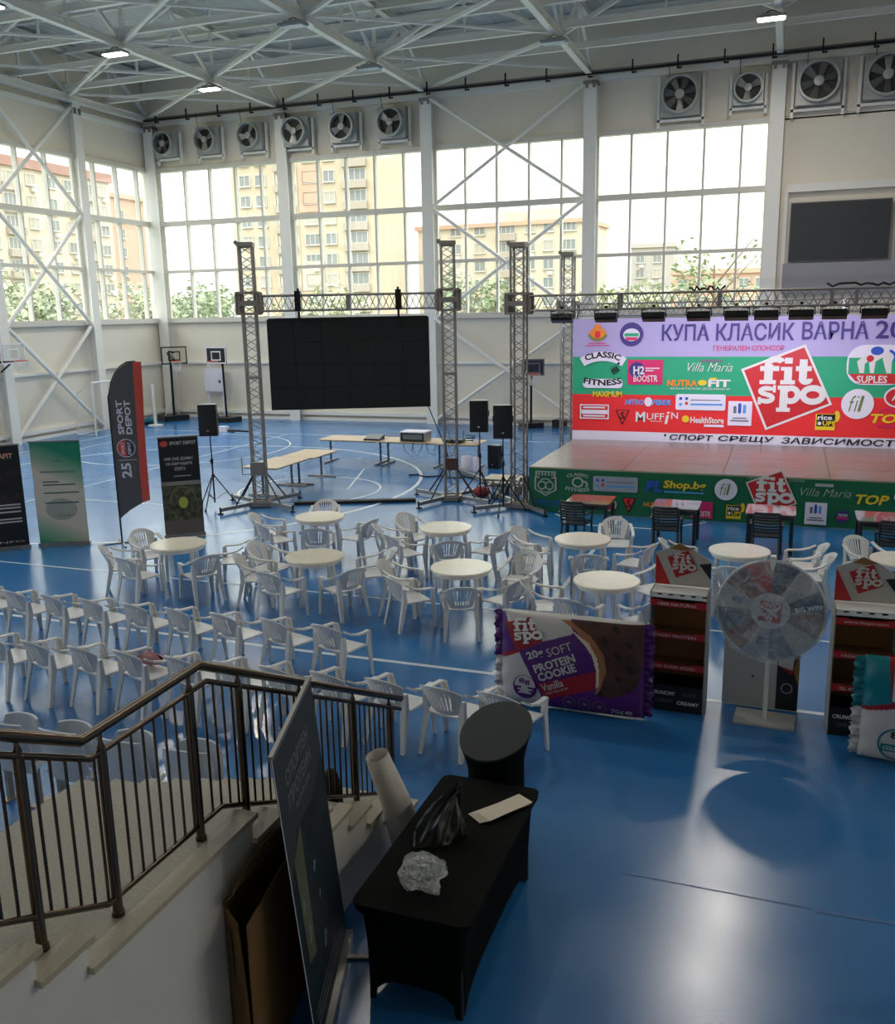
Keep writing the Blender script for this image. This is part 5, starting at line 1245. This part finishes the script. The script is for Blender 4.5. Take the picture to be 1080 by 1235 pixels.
def cookie_letters(t, F):
    def L_(s, cx, cy, w, h, m=PW2, rot=.40, **k): txt(t, s, (cx-w/2, cy-h/2, cx+w/2, cy+h/2), m, F, k.pop('off', .009), rot=rot, **k)
    its = []; ca, sa = math.cos(.17), math.sin(.17)
    for it in SLAB:
        f_ = lambda P: [(.315+(x*ca-y*sa)*.215, .895+(x*sa+y*ca)*.215) for x, y in P]
        its.append((f_(it[0]), it[1]) if isinstance(it, tuple) else f_(it))
    shapes(t, 'logo_letters', its, PWHITE, F, .009)
    L_('20g', .43, .645, .20, .115, bold=.03); L_('SOFT', .70, .74, .30, .095, bold=0); L_('PROTEIN', .645, .572, .50, .098, bold=.035); L_('COOKIE', .675, .468, .46, .098, bold=.035)
    L_('Vanilla', .625, .312, .26, .09, bold=.01); L_('MID FILLING', .68, .252, .27, .025, bold=0)
    for x, y in ((.814, .135), (.986, .132), (1.152, .123)): shapes(t, 'icon_ring', [ringstrip(x, y, .072, .072, .008, 0, 2*PI, 24), ell(x, y, .03, .022, 12)], PGREY, F, .008)
    L_('70g', 1.345, .084, .14, .075, rot=.05, bold=.01); L_('e', 1.469, .085, .08, .05, rot=.05, bold=.02)
    shape(t, 'badge', ell(.309, .25, .142, .142), PPURP, F, .007); shape(t, 'badge_field', ell(.309, .265, .122, .122, 20, -.1, PI+.1), PW2, F, .009); L_('8g', .305, .315, .13, .075, PPURP, rot=.05, bold=.02, off=.012); shapes(t, 'badge_line', [rect(.22, .21, .40, .23), rect(.23, .17, .385, .19)], PW2, F, .010)
pack('huge purple cookie-pack inflatable lettered 20g soft protein cookie', (-2.06, 9.45, .015), R(-1.0), 1.62, 1.10, .30, cookie_col, [PPURP, PW2, PR2, COOK, COOKE, CREAMF, CHIP], cookie_letters, ([PPURP, PW2], [PPURP]))
TEALF = PTEAL
def teal_col(u, v):
    if inpoly((u, v), [(0, .52), (.16, .6), (.13, 1), (0, 1)]): return 0
    if inpoly((u, v), [(0, .48), (0, .52), (.16, .6), (.13, 1.0), (.5, 1.0), (.3, .6)]): return 2 if u < .16 or v < .62 else 1
    return 1
def teal_letters(t, F):
    shapes(t, 'badge', [ringstrip(.33, .22, .17, .17, .018, .5, 5.6, 24)], PTEAL, F, .007); txt(t, '8g', (.27, .26, .42, .36), PBLACK, F, .009, .02); shapes(t, 'badge_band', [rect(.19, .14, .48, .22)], PTEAL, F, .009); txt(t, 'COLLAGEN', (.21, .16, .46, .20), PWHITE, F, .012, .02)
    fitspo(t, F, .52, .78, .2, .008, False)
pack('teal and white cookie-pack inflatable with a crumpled corner at the picture edge', (1.68, 9.22, .015), R(-2), 1.62, 1.06, .28, teal_col, [PTEAL, PW2, PR2], teal_letters, ([PTEAL, PW2], [PTEAL]))

HDR = mat('display_header_grey_white', (176, 172, 166), .5)
def display(label, loc, rz, lips, w=.60, d=.36):
    t = thing('cardboard_display', label, 'display', loc, rz, 'cardboard display stands'); h = 1.38
    for s in (-1, 1): MB().box((s*w/2, 0, h/2), (.012, d, h)).build('side_panel', mat('display_side', (150, 146, 142), .6), t)
    MB().box((0, d/2, h/2), (w, .012, h)).build('back_panel', KRAFT, t)
    bs = MB().box((0, 0, .15), (w-.01, d, .30)).build('base', PBLACK, t)
    Fb = frame((0, -d/2, 0), (1, 0, 0), (0, 0, 1))
    txt(bs, 'CRUNCHY', (-.26, .19, .0, .235), PWHITE, Fb, .004, .03, shear=.2); txt(bs, 'SOFT', (.08, .19, .23, .235), PGREY, Fb, .004, .0, shear=.2); txt(bs, 'CHEWY', (-.22, .10, -.02, .145), PGREY, Fb, .004, .0, shear=.2); txt(bs, 'CREAMY', (.02, .09, .26, .135), PWHITE, Fb, .004, .03, shear=.2)
    for (z, s_) in zip((.52, .88, 1.24), lips):
        MB().box((0, .0, z-.01), (w-.02, d-.02, .012)).build('shelf', KRAFT, t)
        lp = MB().prism([(-w/2+.006, z-.03), (w/2-.006, z-.03), (w/2-.006, z+.045), (w*.3, z+.045), (w*.28, z+.03), (-w*.28, z+.03), (-w*.3, z+.045), (-w/2+.006, z+.045)], .01, frame((0, -d/2+.005, 0), (1, 0, 0), (0, 0, 1))).build('shelf_lip', PREDD, t)
        txt(lp, s_, (-.22, z-.016, .2, z+.02), PW2, frame((0, -d/2+.005, 0), (1, 0, 0), (0, 0, 1)), .004, .01)
    pts = [(-w/2, 0)]; n_ = 5
    for k in range(n_): x = -w/2+w*k/n_; pts += [(x+.01, .055), (x+w/n_*.55, .055), (x+w/n_*.62, .03), (x+w/n_*.98, .03)]
    pts += [(w/2, 0)]
    tr = MB(); tr.prism(pts, .01, frame((0, -d/2, 1.31), (1, 0, 0), (0, 0, 1))); tr.box((0, -.0, 1.365), (w, d, .01)); tr.build('top_tray', PWHITE, t)
    hd = MB().prism([(-w/2, 1.38), (w/2, 1.38), (w/2, 1.68), (.1, 1.80), (-.05, 1.86), (-.16, 1.80), (-w/2, 1.74)], .012, frame((0, d/2-.08, 0), (1, 0, 0), (0, -.0, 1))).build('header', HDR, t)
    Fh = frame((0, d/2-.08, 0), (1, 0, 0), (0, 0, 1))
    shape(hd, 'print_red', [(-w/2, 1.385), (-.13, 1.385), (-w/2+.02, 1.70), (-w/2, 1.72)], PREDD, Fh, .003); shape(hd, 'print_black', [(w/2, 1.47), (w/2, 1.66), (.17, 1.64)], PBLACK, Fh, .003); shape(hd, 'print_brown', [(-.16, 1.80), (-.05, 1.86), (.1, 1.80), (-.02, 1.78)], KRAFT, Fh, .003)
    fitspo(hd, Fh, -.01, 1.63, .165, .004, False, PW2, PREDD)
    return t
display('cardboard display stand between the purple pack and the prize wheel', (-.955, 9.92, 0), R(-2), ('HIGH PROTEIN'[::1] and 'NO SUGAR ADDED', 'HIGH PROTEIN', '100% NATURAL'))
display('cardboard display stand behind the teal pack', (.90, 9.86, 0), R(2), ('SOFT', 'HIGH PROTEIN', 'www.fitspo.com'))

# prize wheel
wh = thing('prize_wheel', 'white prize wheel wrapped in clear film on a thin pole', 'wheel', (-.02, 9.78, 0), R(-3))
b = MB(); b.prism(rect(-.31, -.21, .31, .19), .02, frame((0, .05, .022), (1, 0, 0), (0, 1, 0))); b.build('base_plate', mat('wheel_base', (176, 176, 174), .35), wh)
MB().tube([(0, .06, .02), (0, .06, 1.3)], .022, 12).build('pole', WHITE, wh, 40)
CZ, RW = 1.26, .545
b = MB(); b.m = Matrix.Translation((0, 0, CZ)) @ Matrix.Rotation(PI/2, 4, 'X'); b.lathe([(RW, -.02), (RW+.012, 0), (RW, .02)], 48); b.build('disc', mat('wheel_disc', (186, 186, 186), .4), wh, 40)
Fw = frame((0, -.021, CZ), (1, 0, 0), (0, 0, 1))
wc = [PREDD, mat('wheel_dark', (52, 58, 64), .4), mat('wheel_pale', (170, 172, 172), .4), mat('wheel_slate', (84, 92, 100), .4), mat('wheel_brown', (120, 84, 74), .4), mat('wheel_blue_grey', (104, 122, 134), .4)]
order = [1, 2, 3, 4, 2, 5, 2, 4, 3, 2, 4, 0]
for k in range(12):
    a0 = PI/2-2*PI*(k+1)/12+.0; a1 = PI/2-2*PI*k/12
    P = ell(0, 0, RW*.97, RW*.97, 6, a0, a1)+list(reversed(ell(0, 0, RW*.36, RW*.36, 4, a0, a1)))
    sg = shape(wh, 'segment', P, wc[order[k]], Fw, .003)
    am = (a0+a1)/2
    if k == 2: txt(sg, 'BIG WIN', (.24, -.02+.24*math.sin(am), .5, .03+.24*math.sin(am)), PLAV, Fw, .007, .02, rot=am)
    elif k % 3 == 0: shapes(sg, 'print_patch', [[(RW*.55*math.cos(am+da)+dx, RW*.55*math.sin(am+da)+dy) for da, dx, dy in ((-.12, 0, 0), (.12, 0, 0), (.1, .1*math.cos(am), .1*math.sin(am)), (-.1, .1*math.cos(am), .1*math.sin(am)))]], PGREY, Fw, .006)
hb = MB(); hb.prism(ell(0, 0, RW*.36, RW*.36, 32), .02, frame((0, -.035, CZ), (1, 0, 0), (0, 0, 1))); hb = hb.build('hub_disc', mat('wheel_hub', (200, 200, 200), .4), wh)
a_ = R(62); Fr = lambda u, v, w=0: (u*math.cos(a_)-v*math.sin(a_), -.036-w, CZ+u*math.sin(a_)+v*math.cos(a_)); fitspo(hb, Fr, 0, 0, .15, .003, False, PW2, PREDD)
b = MB()
for k in range(24): a = 2*PI*k/24; b.tube([(RW*.97*math.cos(a), -.02, CZ+RW*.97*math.sin(a)), (RW*.97*math.cos(a), -.05, CZ+RW*.97*math.sin(a))], .006, 6)
b.build('peg', CHROME, wh)
MB().prism([(-.035, 1.845), (.035, 1.845), (.012, 1.70), (-.012, 1.70)], .02, frame((0, -.05, 0), (1, 0, 0), (0, 0, 1))).box((0, -.02, 1.84), (.05, .08, .04)).build('pointer', WHITE, wh)
b = MB(); b.grid(lambda u, v: ((RW+.02)*v*math.cos(2*PI*u), -.07-.02*math.sin(7*u*2*PI+5*v)*v+.01*math.sin(23*u*PI)*v, CZ+(RW+.02)*v*math.sin(2*PI*u)), 64, 10); b.build('plastic_wrap', mat_film('wheel_wrap_film', .22, 9), wh, 60)
# folded display leaning behind the wheel
fb = thing('folded_display', 'white folded display panel with a black printed side, behind the wheel pole', 'panel', (-.085, 10.16, 0))
MB().box((-.115, .02, .47), (.57, .05, .94)).build('white_panel', mat('panel_white', (196, 194, 192), .6), fb); pb = MB().box((.285, .02, .47), (.23, .06, .94)).build('printed_panel', PBLACK, fb)
for z in (.36, .62): MB().tube([(-.08, -.012, z), (-.08, .0, z)], .014, 10).build('hole', PBLACK, fb)
Fq = frame((0, -.011, 0), (1, 0, 0), (0, 0, 1)); shape(pb, 'print_white', [(.18, .52), (.34, .47), (.38, .66), (.3, .8), (.18, .8)], PW2, Fq, .003); shape(pb, 'print_red', [(.18, .52), (.32, .42), (.34, .47)], PREDD, Fq, .004); shape(pb, 'print_brown', [(.33, .47), (.40, .3), (.40, .85), (.36, .8)], KRAFT, Fq, .003); shapes(pb, 'print_ring', [ringstrip(.28, .26, .06, .06, .008, 0, 6.28)], PW2, Fq, .004); txt(pb, 'fit', (.22, .64, .34, .74), PREDD, Fq, .006, .03)

# black bundle at the foot of the cookie pack
# ================================================================== ROLL-UPS AND FLAG
def rollup(label, a, b, H, sheetm, draw):
    a, b = Vector(a+(0,)), Vector(b+(0,)); d = b-a; W = d.length
    t = thing('roll_up_banner', label, 'banner', tuple(a), math.atan2(d.y, d.x), 'roll-up banners by the wall')
    Fu = frame((0, 0, .07), (1, 0, 0), (0, 0, 1))
    sh = MB().prism(rect(.02, 0, W-.02, H-.07), .003, Fu).build('sheet', sheetm, t)
    MB().box((W/2, .0, .035), (W, .11, .07)).build('base_cassette', ALU, t); MB().box((W/2, 0, H), (W, .025, .03)).build('top_bar', ALU, t); MB().tube([(W/2, .05, .05), (W/2, .04, H)], .01, 6).build('support_pole', ALU, t)
    for x in (.14, W-.14): MB().box((x, 0, .01), (.05, .4, .016)).build('foot', ALU, t)
    draw(sh, Fu, W, H-.07); return t
def mat_gradient_green():
    m = bpy.data.materials.new('green_beige_gradient'); m.use_nodes = True
    nt = m.node_tree; b = nt.nodes['Principled BSDF']; N = nt.nodes.new; L = nt.links.new
    tc = N('ShaderNodeTexCoord'); sp = N('ShaderNodeSeparateXYZ'); L(tc.outputs['Object'], sp.inputs[0])
    mm = N('ShaderNodeMath'); mm.operation = 'MULTIPLY_ADD'; mm.inputs[1].default_value = .5; L(sp.outputs['X'], mm.inputs[0]); L(sp.outputs['Z'], mm.inputs[2])
    cr = N('ShaderNodeValToRGB'); e = cr.color_ramp.elements
    e[0].position = .05; e[0].color = lin((20, 150, 110))+(1,); e[1].position = 1.0; e[1].color = lin((20, 140, 104))+(1,)
    for p, c in ((.2, (150, 178, 150)), (.34, (222, 208, 188)), (.72, (222, 208, 188)), (.84, (150, 180, 150))): x = e.new(p); x.color = lin(c)+(1,)
    mr = N('ShaderNodeMapRange'); mr.inputs['From Min'].default_value = 0; mr.inputs['From Max'].default_value = 2.15; L(mm.outputs[0], mr.inputs['Value'])
    L(mr.outputs[0], cr.inputs[0]); L(cr.outputs[0], b.inputs['Base Color']); b.inputs['Roughness'].default_value = .5
    return m
def d_green(sh, F, W, H):
    dk = mat('rollup_text_green', (70, 96, 84), .6)
    txt(sh, 'НОВИЯТ', (.38, 1.6, .62, 1.64), dk, F, .003, 0); txt(sh, 'ПЪЛНО ОБОРУДВАНЕ ЗА ВАС', (.16, 1.38, .82, 1.43), dk, F, .003, .02)
    for z, w in ((1.20, .3), (1.14, .6), (.98, .66), (.78, .64)): shape(sh, 'print_line', rect(.2, z, .2+w, z+.025), dk, F, .003)
    txt(sh, 'Спорт', (.42, .5, .72, .57), dk, F, .003, .0, shear=.2); shape(sh, 'print_oval', ell(.5, .66, .3, .22, 30), mat('rollup_shade', (176, 172, 158), .6), F, .002)
rollup('green and beige roll-up banner, second from the picture edge', (-13.70, 13.69), (-12.83, 14.14), 2.08, mat_gradient_green(), d_green)
DARKPH = mat_photo('dark_athlete_print', [(14, 12, 12), (26, 18, 16), (46, 30, 26), (110, 66, 52)], 4.5, .45, 8)
def d_fit(sh, F, W, H):
    shape(sh, 'print_panel', rect(.02, 1.55, W-.02, H), PBLACK, F, .002); shape(sh, 'print_panel', rect(.02, 0, W-.02, .72), PBLACK, F, .002)
    txt(sh, 'NUTRAFIT', (.12, 1.72, W-.14, 1.82), mat('rollup_peach', (226, 170, 140), .5), F, .004, .03)
    for z, w in ((.80, .5), (.74, .66), (.66, .7), (.52, .7), (.46, .5)): shape(sh, 'print_line', rect(W-.1-w, z, W-.1, z+.03), PW2, F, .004)
    txt(sh, 'INFO', (W-.6, .06, W-.1, .10), PW2, F, .004, 0)
rollup('dark fitness roll-up banner cut by the picture edge', (-14.42, 13.0), (-13.80, 13.58), 2.05, DARKPH, d_fit)
BIKE = mat_photo('bike_shop_print', [(34, 40, 30), (60, 66, 44), (96, 92, 62), (150, 120, 84)], 9, .45, 2)
def d_sd(sh, F, W, H):
    shape(sh, 'print_disc', ell(.13, H-.13, .075, .06, 20), ORIM, F, .003); txt(sh, 'SPORT DEPOT', (.24, H-.16, W-.06, H-.09), PW2, F, .003, .02)
    txt(sh, 'НИЕ СМЕ ДОМЪТ', (.12, H-.48, W-.14, H-.41), PW2, F, .003, .02); txt(sh, 'НА ОБИЧАЩИТЕ', (.14, H-.58, W-.16, H-.51), PW2, F, .003, .02); txt(sh, 'СПОРТА', (.3, H-.68, W-.3, H-.61), PW2, F, .003, .02); shape(sh, 'print_line', rect(.27, H-.80, W-.2, H-.785), PW2, F, .003)
    shape(sh, 'photo_print', rect(.03, .28, W-.03, 1.08), BIKE, F, .003); shape(sh, 'photo_sky', rect(.03, 1.0, W-.03, 1.08), mat('photo_sky_print', (150, 140, 132), .5), F, .004); shape(sh, 'photo_shirt', ell(.42, .64, .09, .12, 16), mat('photo_yellow', (190, 190, 70), .5), F, .005); shapes(sh, 'photo_ring', [ringstrip(.42, .66, .27, .32, .035, 0, PI, 20)], mat('photo_olive', (110, 112, 80), .5), F, .005)
    shape(sh, 'print_base', rect(.03, .0, W-.03, .28), mat('rollup_taupe', (112, 98, 90), .5), F, .003)
rollup('black roll-up banner with a sports photo, behind a round table', (-11.67, 14.95), (-11.04, 15.46), 2.05, PBLACK, d_sd)

ff = thing('feather_flag', 'tall dark feather flag with a red edge stripe', 'flag', (-12.25, 14.38, 0), R(30))
FG = mat('flag_grey', (92, 89, 91), .6); FRED = mat('flag_red', (224, 84, 70), .6)
Ff = frame((0, 0, 0), (1, 0, 0), (0, 0, 1))
left = [(.0, .5+.1*i) for i in range(0, 24)]; top = [(.02, 2.95), (.08, 3.18), (.17, 3.36), (.28, 3.48), (.40, 3.55), (.56, 3.56)]; out = left+top
right = [(.66, 3.56), (.645, 3.0), (.61, 2.2), (.60, 1.4), (.60, .85)]
edge = [(.50, 3.56), (.49, 3.0), (.47, 2.2), (.45, 1.4), (.45, .80)]
sl = MB().prism(out[:-1]+[(.50, 3.56)]+edge[1:]+[(.2, .66)], .006, Ff).build('sail', FG, ff); MB().prism(list(reversed(right))+[(.50, 3.56)]+edge[1:], .006, Ff).build('red_stripe', FRED, ff)
MB().tube([(-.01, .01, 0), (-.01, .01, 2.9)]+[(x-.012, .01, z+.01) for x, z in top], [.018]*2+[.012]*6, 8).build('pole', BLACKM, ff, 40)
def vt(tx, u, vc, ln, h, m, bold, off=.004): txt(sl, tx, (u-ln/2, vc-h/2, u+ln/2, vc+h/2), m, Ff, off, bold, rot=PI/2)
vt('SPORT', .175, 2.5, .66, .115, PLAV, .03); vt('DEPOT', .325, 2.5, .66, .115, PLAV, .03)
shape(sl, 'flag_badge', ell(.235, 1.9, .175, .18), PLAV, Ff, .003); shape(sl, 'flag_badge_half', ell(.235, 1.9, .16, .165, 18, PI/2, PI*1.5), FRED, Ff, .005); shape(sl, 'flag_badge_half', ell(.235, 1.9, .16, .165, 18, -PI/2, PI/2), mat('flag_blue', (54, 60, 92), .6), Ff, .005)
vt('SPORT', .175, 1.9, .24, .06, PLAV, .03, .007); vt('DEPOT', .295, 1.9, .24, .06, PLAV, .03, .007)
shape(sl, 'flag_rule', rect(.07, 1.66, .42, 1.67), PLAV, Ff, .004); vt('25', .205, 1.46, .3, .19, PLAV, .03); vt('години', .36, 1.46, .28, .05, PGREY, .01)
for a in (.3, 1.87): MB().bar((-.42*math.cos(a), -.42*math.sin(a), .015), (.42*math.cos(a), .42*math.sin(a), .015), .035, .02).build('base_cross', ALU, ff)

# ================================================================== BASKETBALL HOOPS, GOAL, WALL BOX
def rim(par, c, r=.225):
    MB().tube([(c[0]+r*math.cos(2*PI*k/28), c[1]+r*math.sin(2*PI*k/28), c[2]) for k in range(28)], .012, 6, True).build('rim', ORIM, par, 40)
    b = MB()
    for k in range(12):
        a, a2 = 2*PI*k/12, 2*PI*(k+1)/12
        for q in (a, a2):
            b.tube([(c[0]+r*math.cos(a), c[1]+r*math.sin(a), c[2]), (c[0]+r*.75*math.cos((a+a2)/2), c[1]+r*.75*math.sin((a+a2)/2), c[2]-.2), (c[0]+r*.6*math.cos(q), c[1]+r*.6*math.sin(q), c[2]-.42)], .007, 4)
    b.build('net', NET, par)
def board(par, y, z0, z1, w, m, line, see=False):
    zc = (z0+z1)/2
    MB().box((0, y, zc), (w, .03, z1-z0)).build('backboard', m, par)
    F_ = frame((0, y-.016, zc), (1, 0, 0), (0, 0, 1)); h = z1-z0
    shapes(par, 'board_frame', [rect(-w/2, -h/2, w/2, -h/2+.05), rect(-w/2, h/2-.05, w/2, h/2), rect(-w/2, -h/2, -w/2+.05, h/2), rect(w/2-.05, -h/2, w/2, h/2), rect(-.26, -.22, .26, -.17), rect(-.26, .12, .26, .17), rect(-.26, -.22, -.21, .17), rect(.21, -.22, .26, .17)], line, F_, .004)
h2 = thing('basketball_hoop', 'portable basketball hoop with a black backboard, facing the hall', 'hoop', (-22.2, 32.9, 0), R(-8))
MB().prism(rrect(-.5, -.45, .5, .45, .12), .2, frame((0, .25, .2), (1, 0, 0), (0, 1, 0))).build('base', BLACKP, h2); MB().tube([(0, .25, .18), (0, .2, 2.9)], .045, 10).build('pole', BLACKM, h2, 40); MB().bar((0, .2, 2.7), (0, -.1, 2.75), .06, .1).build('arm', BLACKM, h2)
board(h2, -.14, 2.45, 3.13, 1.08, BLACKP, PLAV); rim(h2, (0, -.42, 2.55))
h1 = thing('basketball_hoop', 'portable basketball hoop with a clear backboard, in the hall corner', 'hoop', (-24.6, 33.0, 0), R(55))
MB().prism(rrect(-.55, -.4, .55, .75, .12), .22, frame((0, .25, .22), (1, 0, 0), (0, 1, 0))).build('base', BLACKP, h1); MB().tube([(0, .3, .2), (0, .2, 2.6)], .055, 10).tube([(.1, .55, .2), (.05, .45, 2.8)], .03, 8).build('pole', BLACKM, h1, 40)
MB().bar((0, .45, 2.85), (0, -.25, 2.6), .12, .09).bar((0, .3, 2.95), (0, -.25, 2.9), .08, .06).build('arm', BLACKM, h1); board(h1, -.3, 2.42, 3.15, 1.1, GLASS, BLACKM); rim(h1, (0, -.56, 2.55))
for s in (-1, 1): MB().bar((s*.3, .55, .22), (0, .28, .9), .04, .04).build('stay', STEEL, h1)
b = MB(); b.grid(lambda u, v: (.35*math.sin(PI*v)*math.cos(2*PI*u), .3*math.sin(PI*v)*math.sin(2*PI*u), .14-.14*math.cos(PI*v)+.03*math.sin(9*u)), 16, 8); o = b.build('teal_bag', mat('teal_cloth', (20, 110, 128), .7), None, 60); o.location = (-25.0, 31.7, 0); tag(o, 'teal bag on the floor by the corner hoop', 'bag')
h3 = thing('basketball_hoop', 'basketball hoop with dark backboard behind the stage truss tower', 'hoop', (-8.95, 33.6, 0), R(25))
MB().prism(rrect(-.45, -.4, .45, .4, .12), .2, frame((0, .3, .2), (1, 0, 0), (0, 1, 0))).build('base', BLACKP, h3); MB().tube([(0, .3, .18), (0, .25, 2.45)], .045, 10).build('pole', BLACKM, h3, 40); MB().bar((0, .25, 2.25), (0, -.1, 2.3), .06, .1).build('arm', BLACKM, h3); board(h3, -.14, 1.98, 2.6, .85, mat('board_navy', (40, 44, 60), .4), PGREY); rim(h3, (0, -.4, 2.06))
h4 = thing('basketball_hoop', 'wall-mounted basketball hoop at the picture edge on the side wall', 'hoop', (-25.72, 24.9, 0), R(90))
MB().bar((0, 0, 2.95), (0, -.6, 2.95), .08, .08).bar((0, 0, 2.6), (0, -.5, 2.92), .05, .05).build('arm', BLACKM, h4); board(h4, -.62, 2.9, 3.6, 1.1, GLASS, PLAV); rim(h4, (0, -.95, 3.0))
gl = thing('training_goal', 'small white goal frame with a net standing by the side wall', 'goal', (-24.6, 28.4, 0), R(0))
for p in ([(0, -.4, 0), (0, -.4, 2.0)], [(0, 1.7, 0), (0, 1.7, 2.0)]): MB().tube(p, .035, 8).build('post', STEEL, gl, 40)
MB().tube([(0, -.4, 2.0), (0, 1.7, 2.0)], .035, 8).build('crossbar', STEEL, gl, 40)
for y in (-.4, 1.7): MB().tube([(0, y, 2.0), (-.7, y, 1.6), (-.9, y, .03), (0, y, .03)], .02, 6).build('side_frame', STEEL, gl, 40)
MB().tube([(-.9, -.4, .03), (-.9, 1.7, .03)], .02, 6).build('ground_bar', STEEL, gl, 40)
b = MB()
for k in range(15): y = -.4+.15*k; b.tube([(0, y, 2.0), (-.7, y, 1.6), (-.9, y, .03)], .004, 3)
for k in range(12): z = .1+.14*k; b.tube([(-.9+.2*z/1.6, -.4, z), (-.9+.2*z/1.6, 1.7, z)], .004, 3)
b.build('net', NET, gl)
t = thing('volleyball_post', 'white free-standing post behind the feather flag', 'post', (-24.4, 31.3, 0)); MB().tube([(0, 0, .03), (0, 0, 1.7)], .06, 10).build('post', STEEL, t, 40); MB().lathe([(.3, 0), (.3, .03), (.08, .05)], 20).build('base', STEEL, t, 40)
t = thing('electric_box', 'white electric cabinet on the far wall behind the black hoop', 'cabinet', (-23.35, 34.2, 1.65)); MB().box((0, 0, 0), (.95, .16, 1.0)).build('body', PLAV, t); MB().box((0, -.09, 0), (.88, .02, .92)).build('door', PLAV, t); MB().box((.3, -.105, -.05), (.08, .02, .12)).build('handle', BLACKP, t); MB().bar((-.35, .02, -.5), (-.35, .02, -1.6), .06, .05).build('conduit', PLAV, t); MB().bar((.35, .02, -.5), (.35, .02, -1.6), .06, .05).build('conduit', PLAV, t)
t = thing('power_strip', 'pale junction box with black cables on the floor before the far wall', 'box', (-20.4, 30.2, 0)); MB().box((0, 0, .1), (.4, .25, .2)).build('body', PLAV, t); MB().tube([(-1.2, .1, .03), (-.6, -.1, .03), (0, 0, .05), (.7, .1, .03), (1.3, -.05, .03)], .035, 6).tube([(-.9, -.2, .03), (-.2, .2, .04), (.6, -.2, .03)], .03, 6).build('cable', RUBBER, t)
t = thing('cable_loop', 'grey cable hanging from the screen frame corner', 'cable', (0, 0, 0)); MB().tube([(-7.85, 19.95, 2.3), (-7.7, 20.3, 1.6), (-7.5, 20.25, 1.2), (-7.4, 20.28, .3)], .012, 6).build('cable', RUBBER, t)
t = thing('floor_case', 'small dark case on the floor at the far wall behind the stage tower', 'case', (-8.0, 34.0, 0)); MB().box((0, 0, .14), (.5, .35, .26)).build('body', BLACKP, t); MB().box((0, 0, .285), (.5, .35, .03)).build('lid', BLACKM, t); MB().tube([(-.1, 0, .3), (-.06, 0, .36), (.06, 0, .36), (.1, 0, .3)], .012, 5).build('handle', BLACKM, t)
# dark corner of a further display at the picture edge
t = thing('bulky_pack', 'dark striped bulging pack just entering at the picture edge', 'inflatable', (.93, 5.75, 0), R(-10))
b = MB(); b.grid(lambda u, v: (.33+.5*u-.33*max(0, math.sin(PI*v))**.6, -.2+.3*u, .95*v), 14, 16, None, lambda u, v: 1 if .25 < v < .6 else 0); b.build('film', [PW2, mat('pack_dark', (30, 28, 40), .3)], t, 60, .02)

bpy.data.scenes.remove(TS)
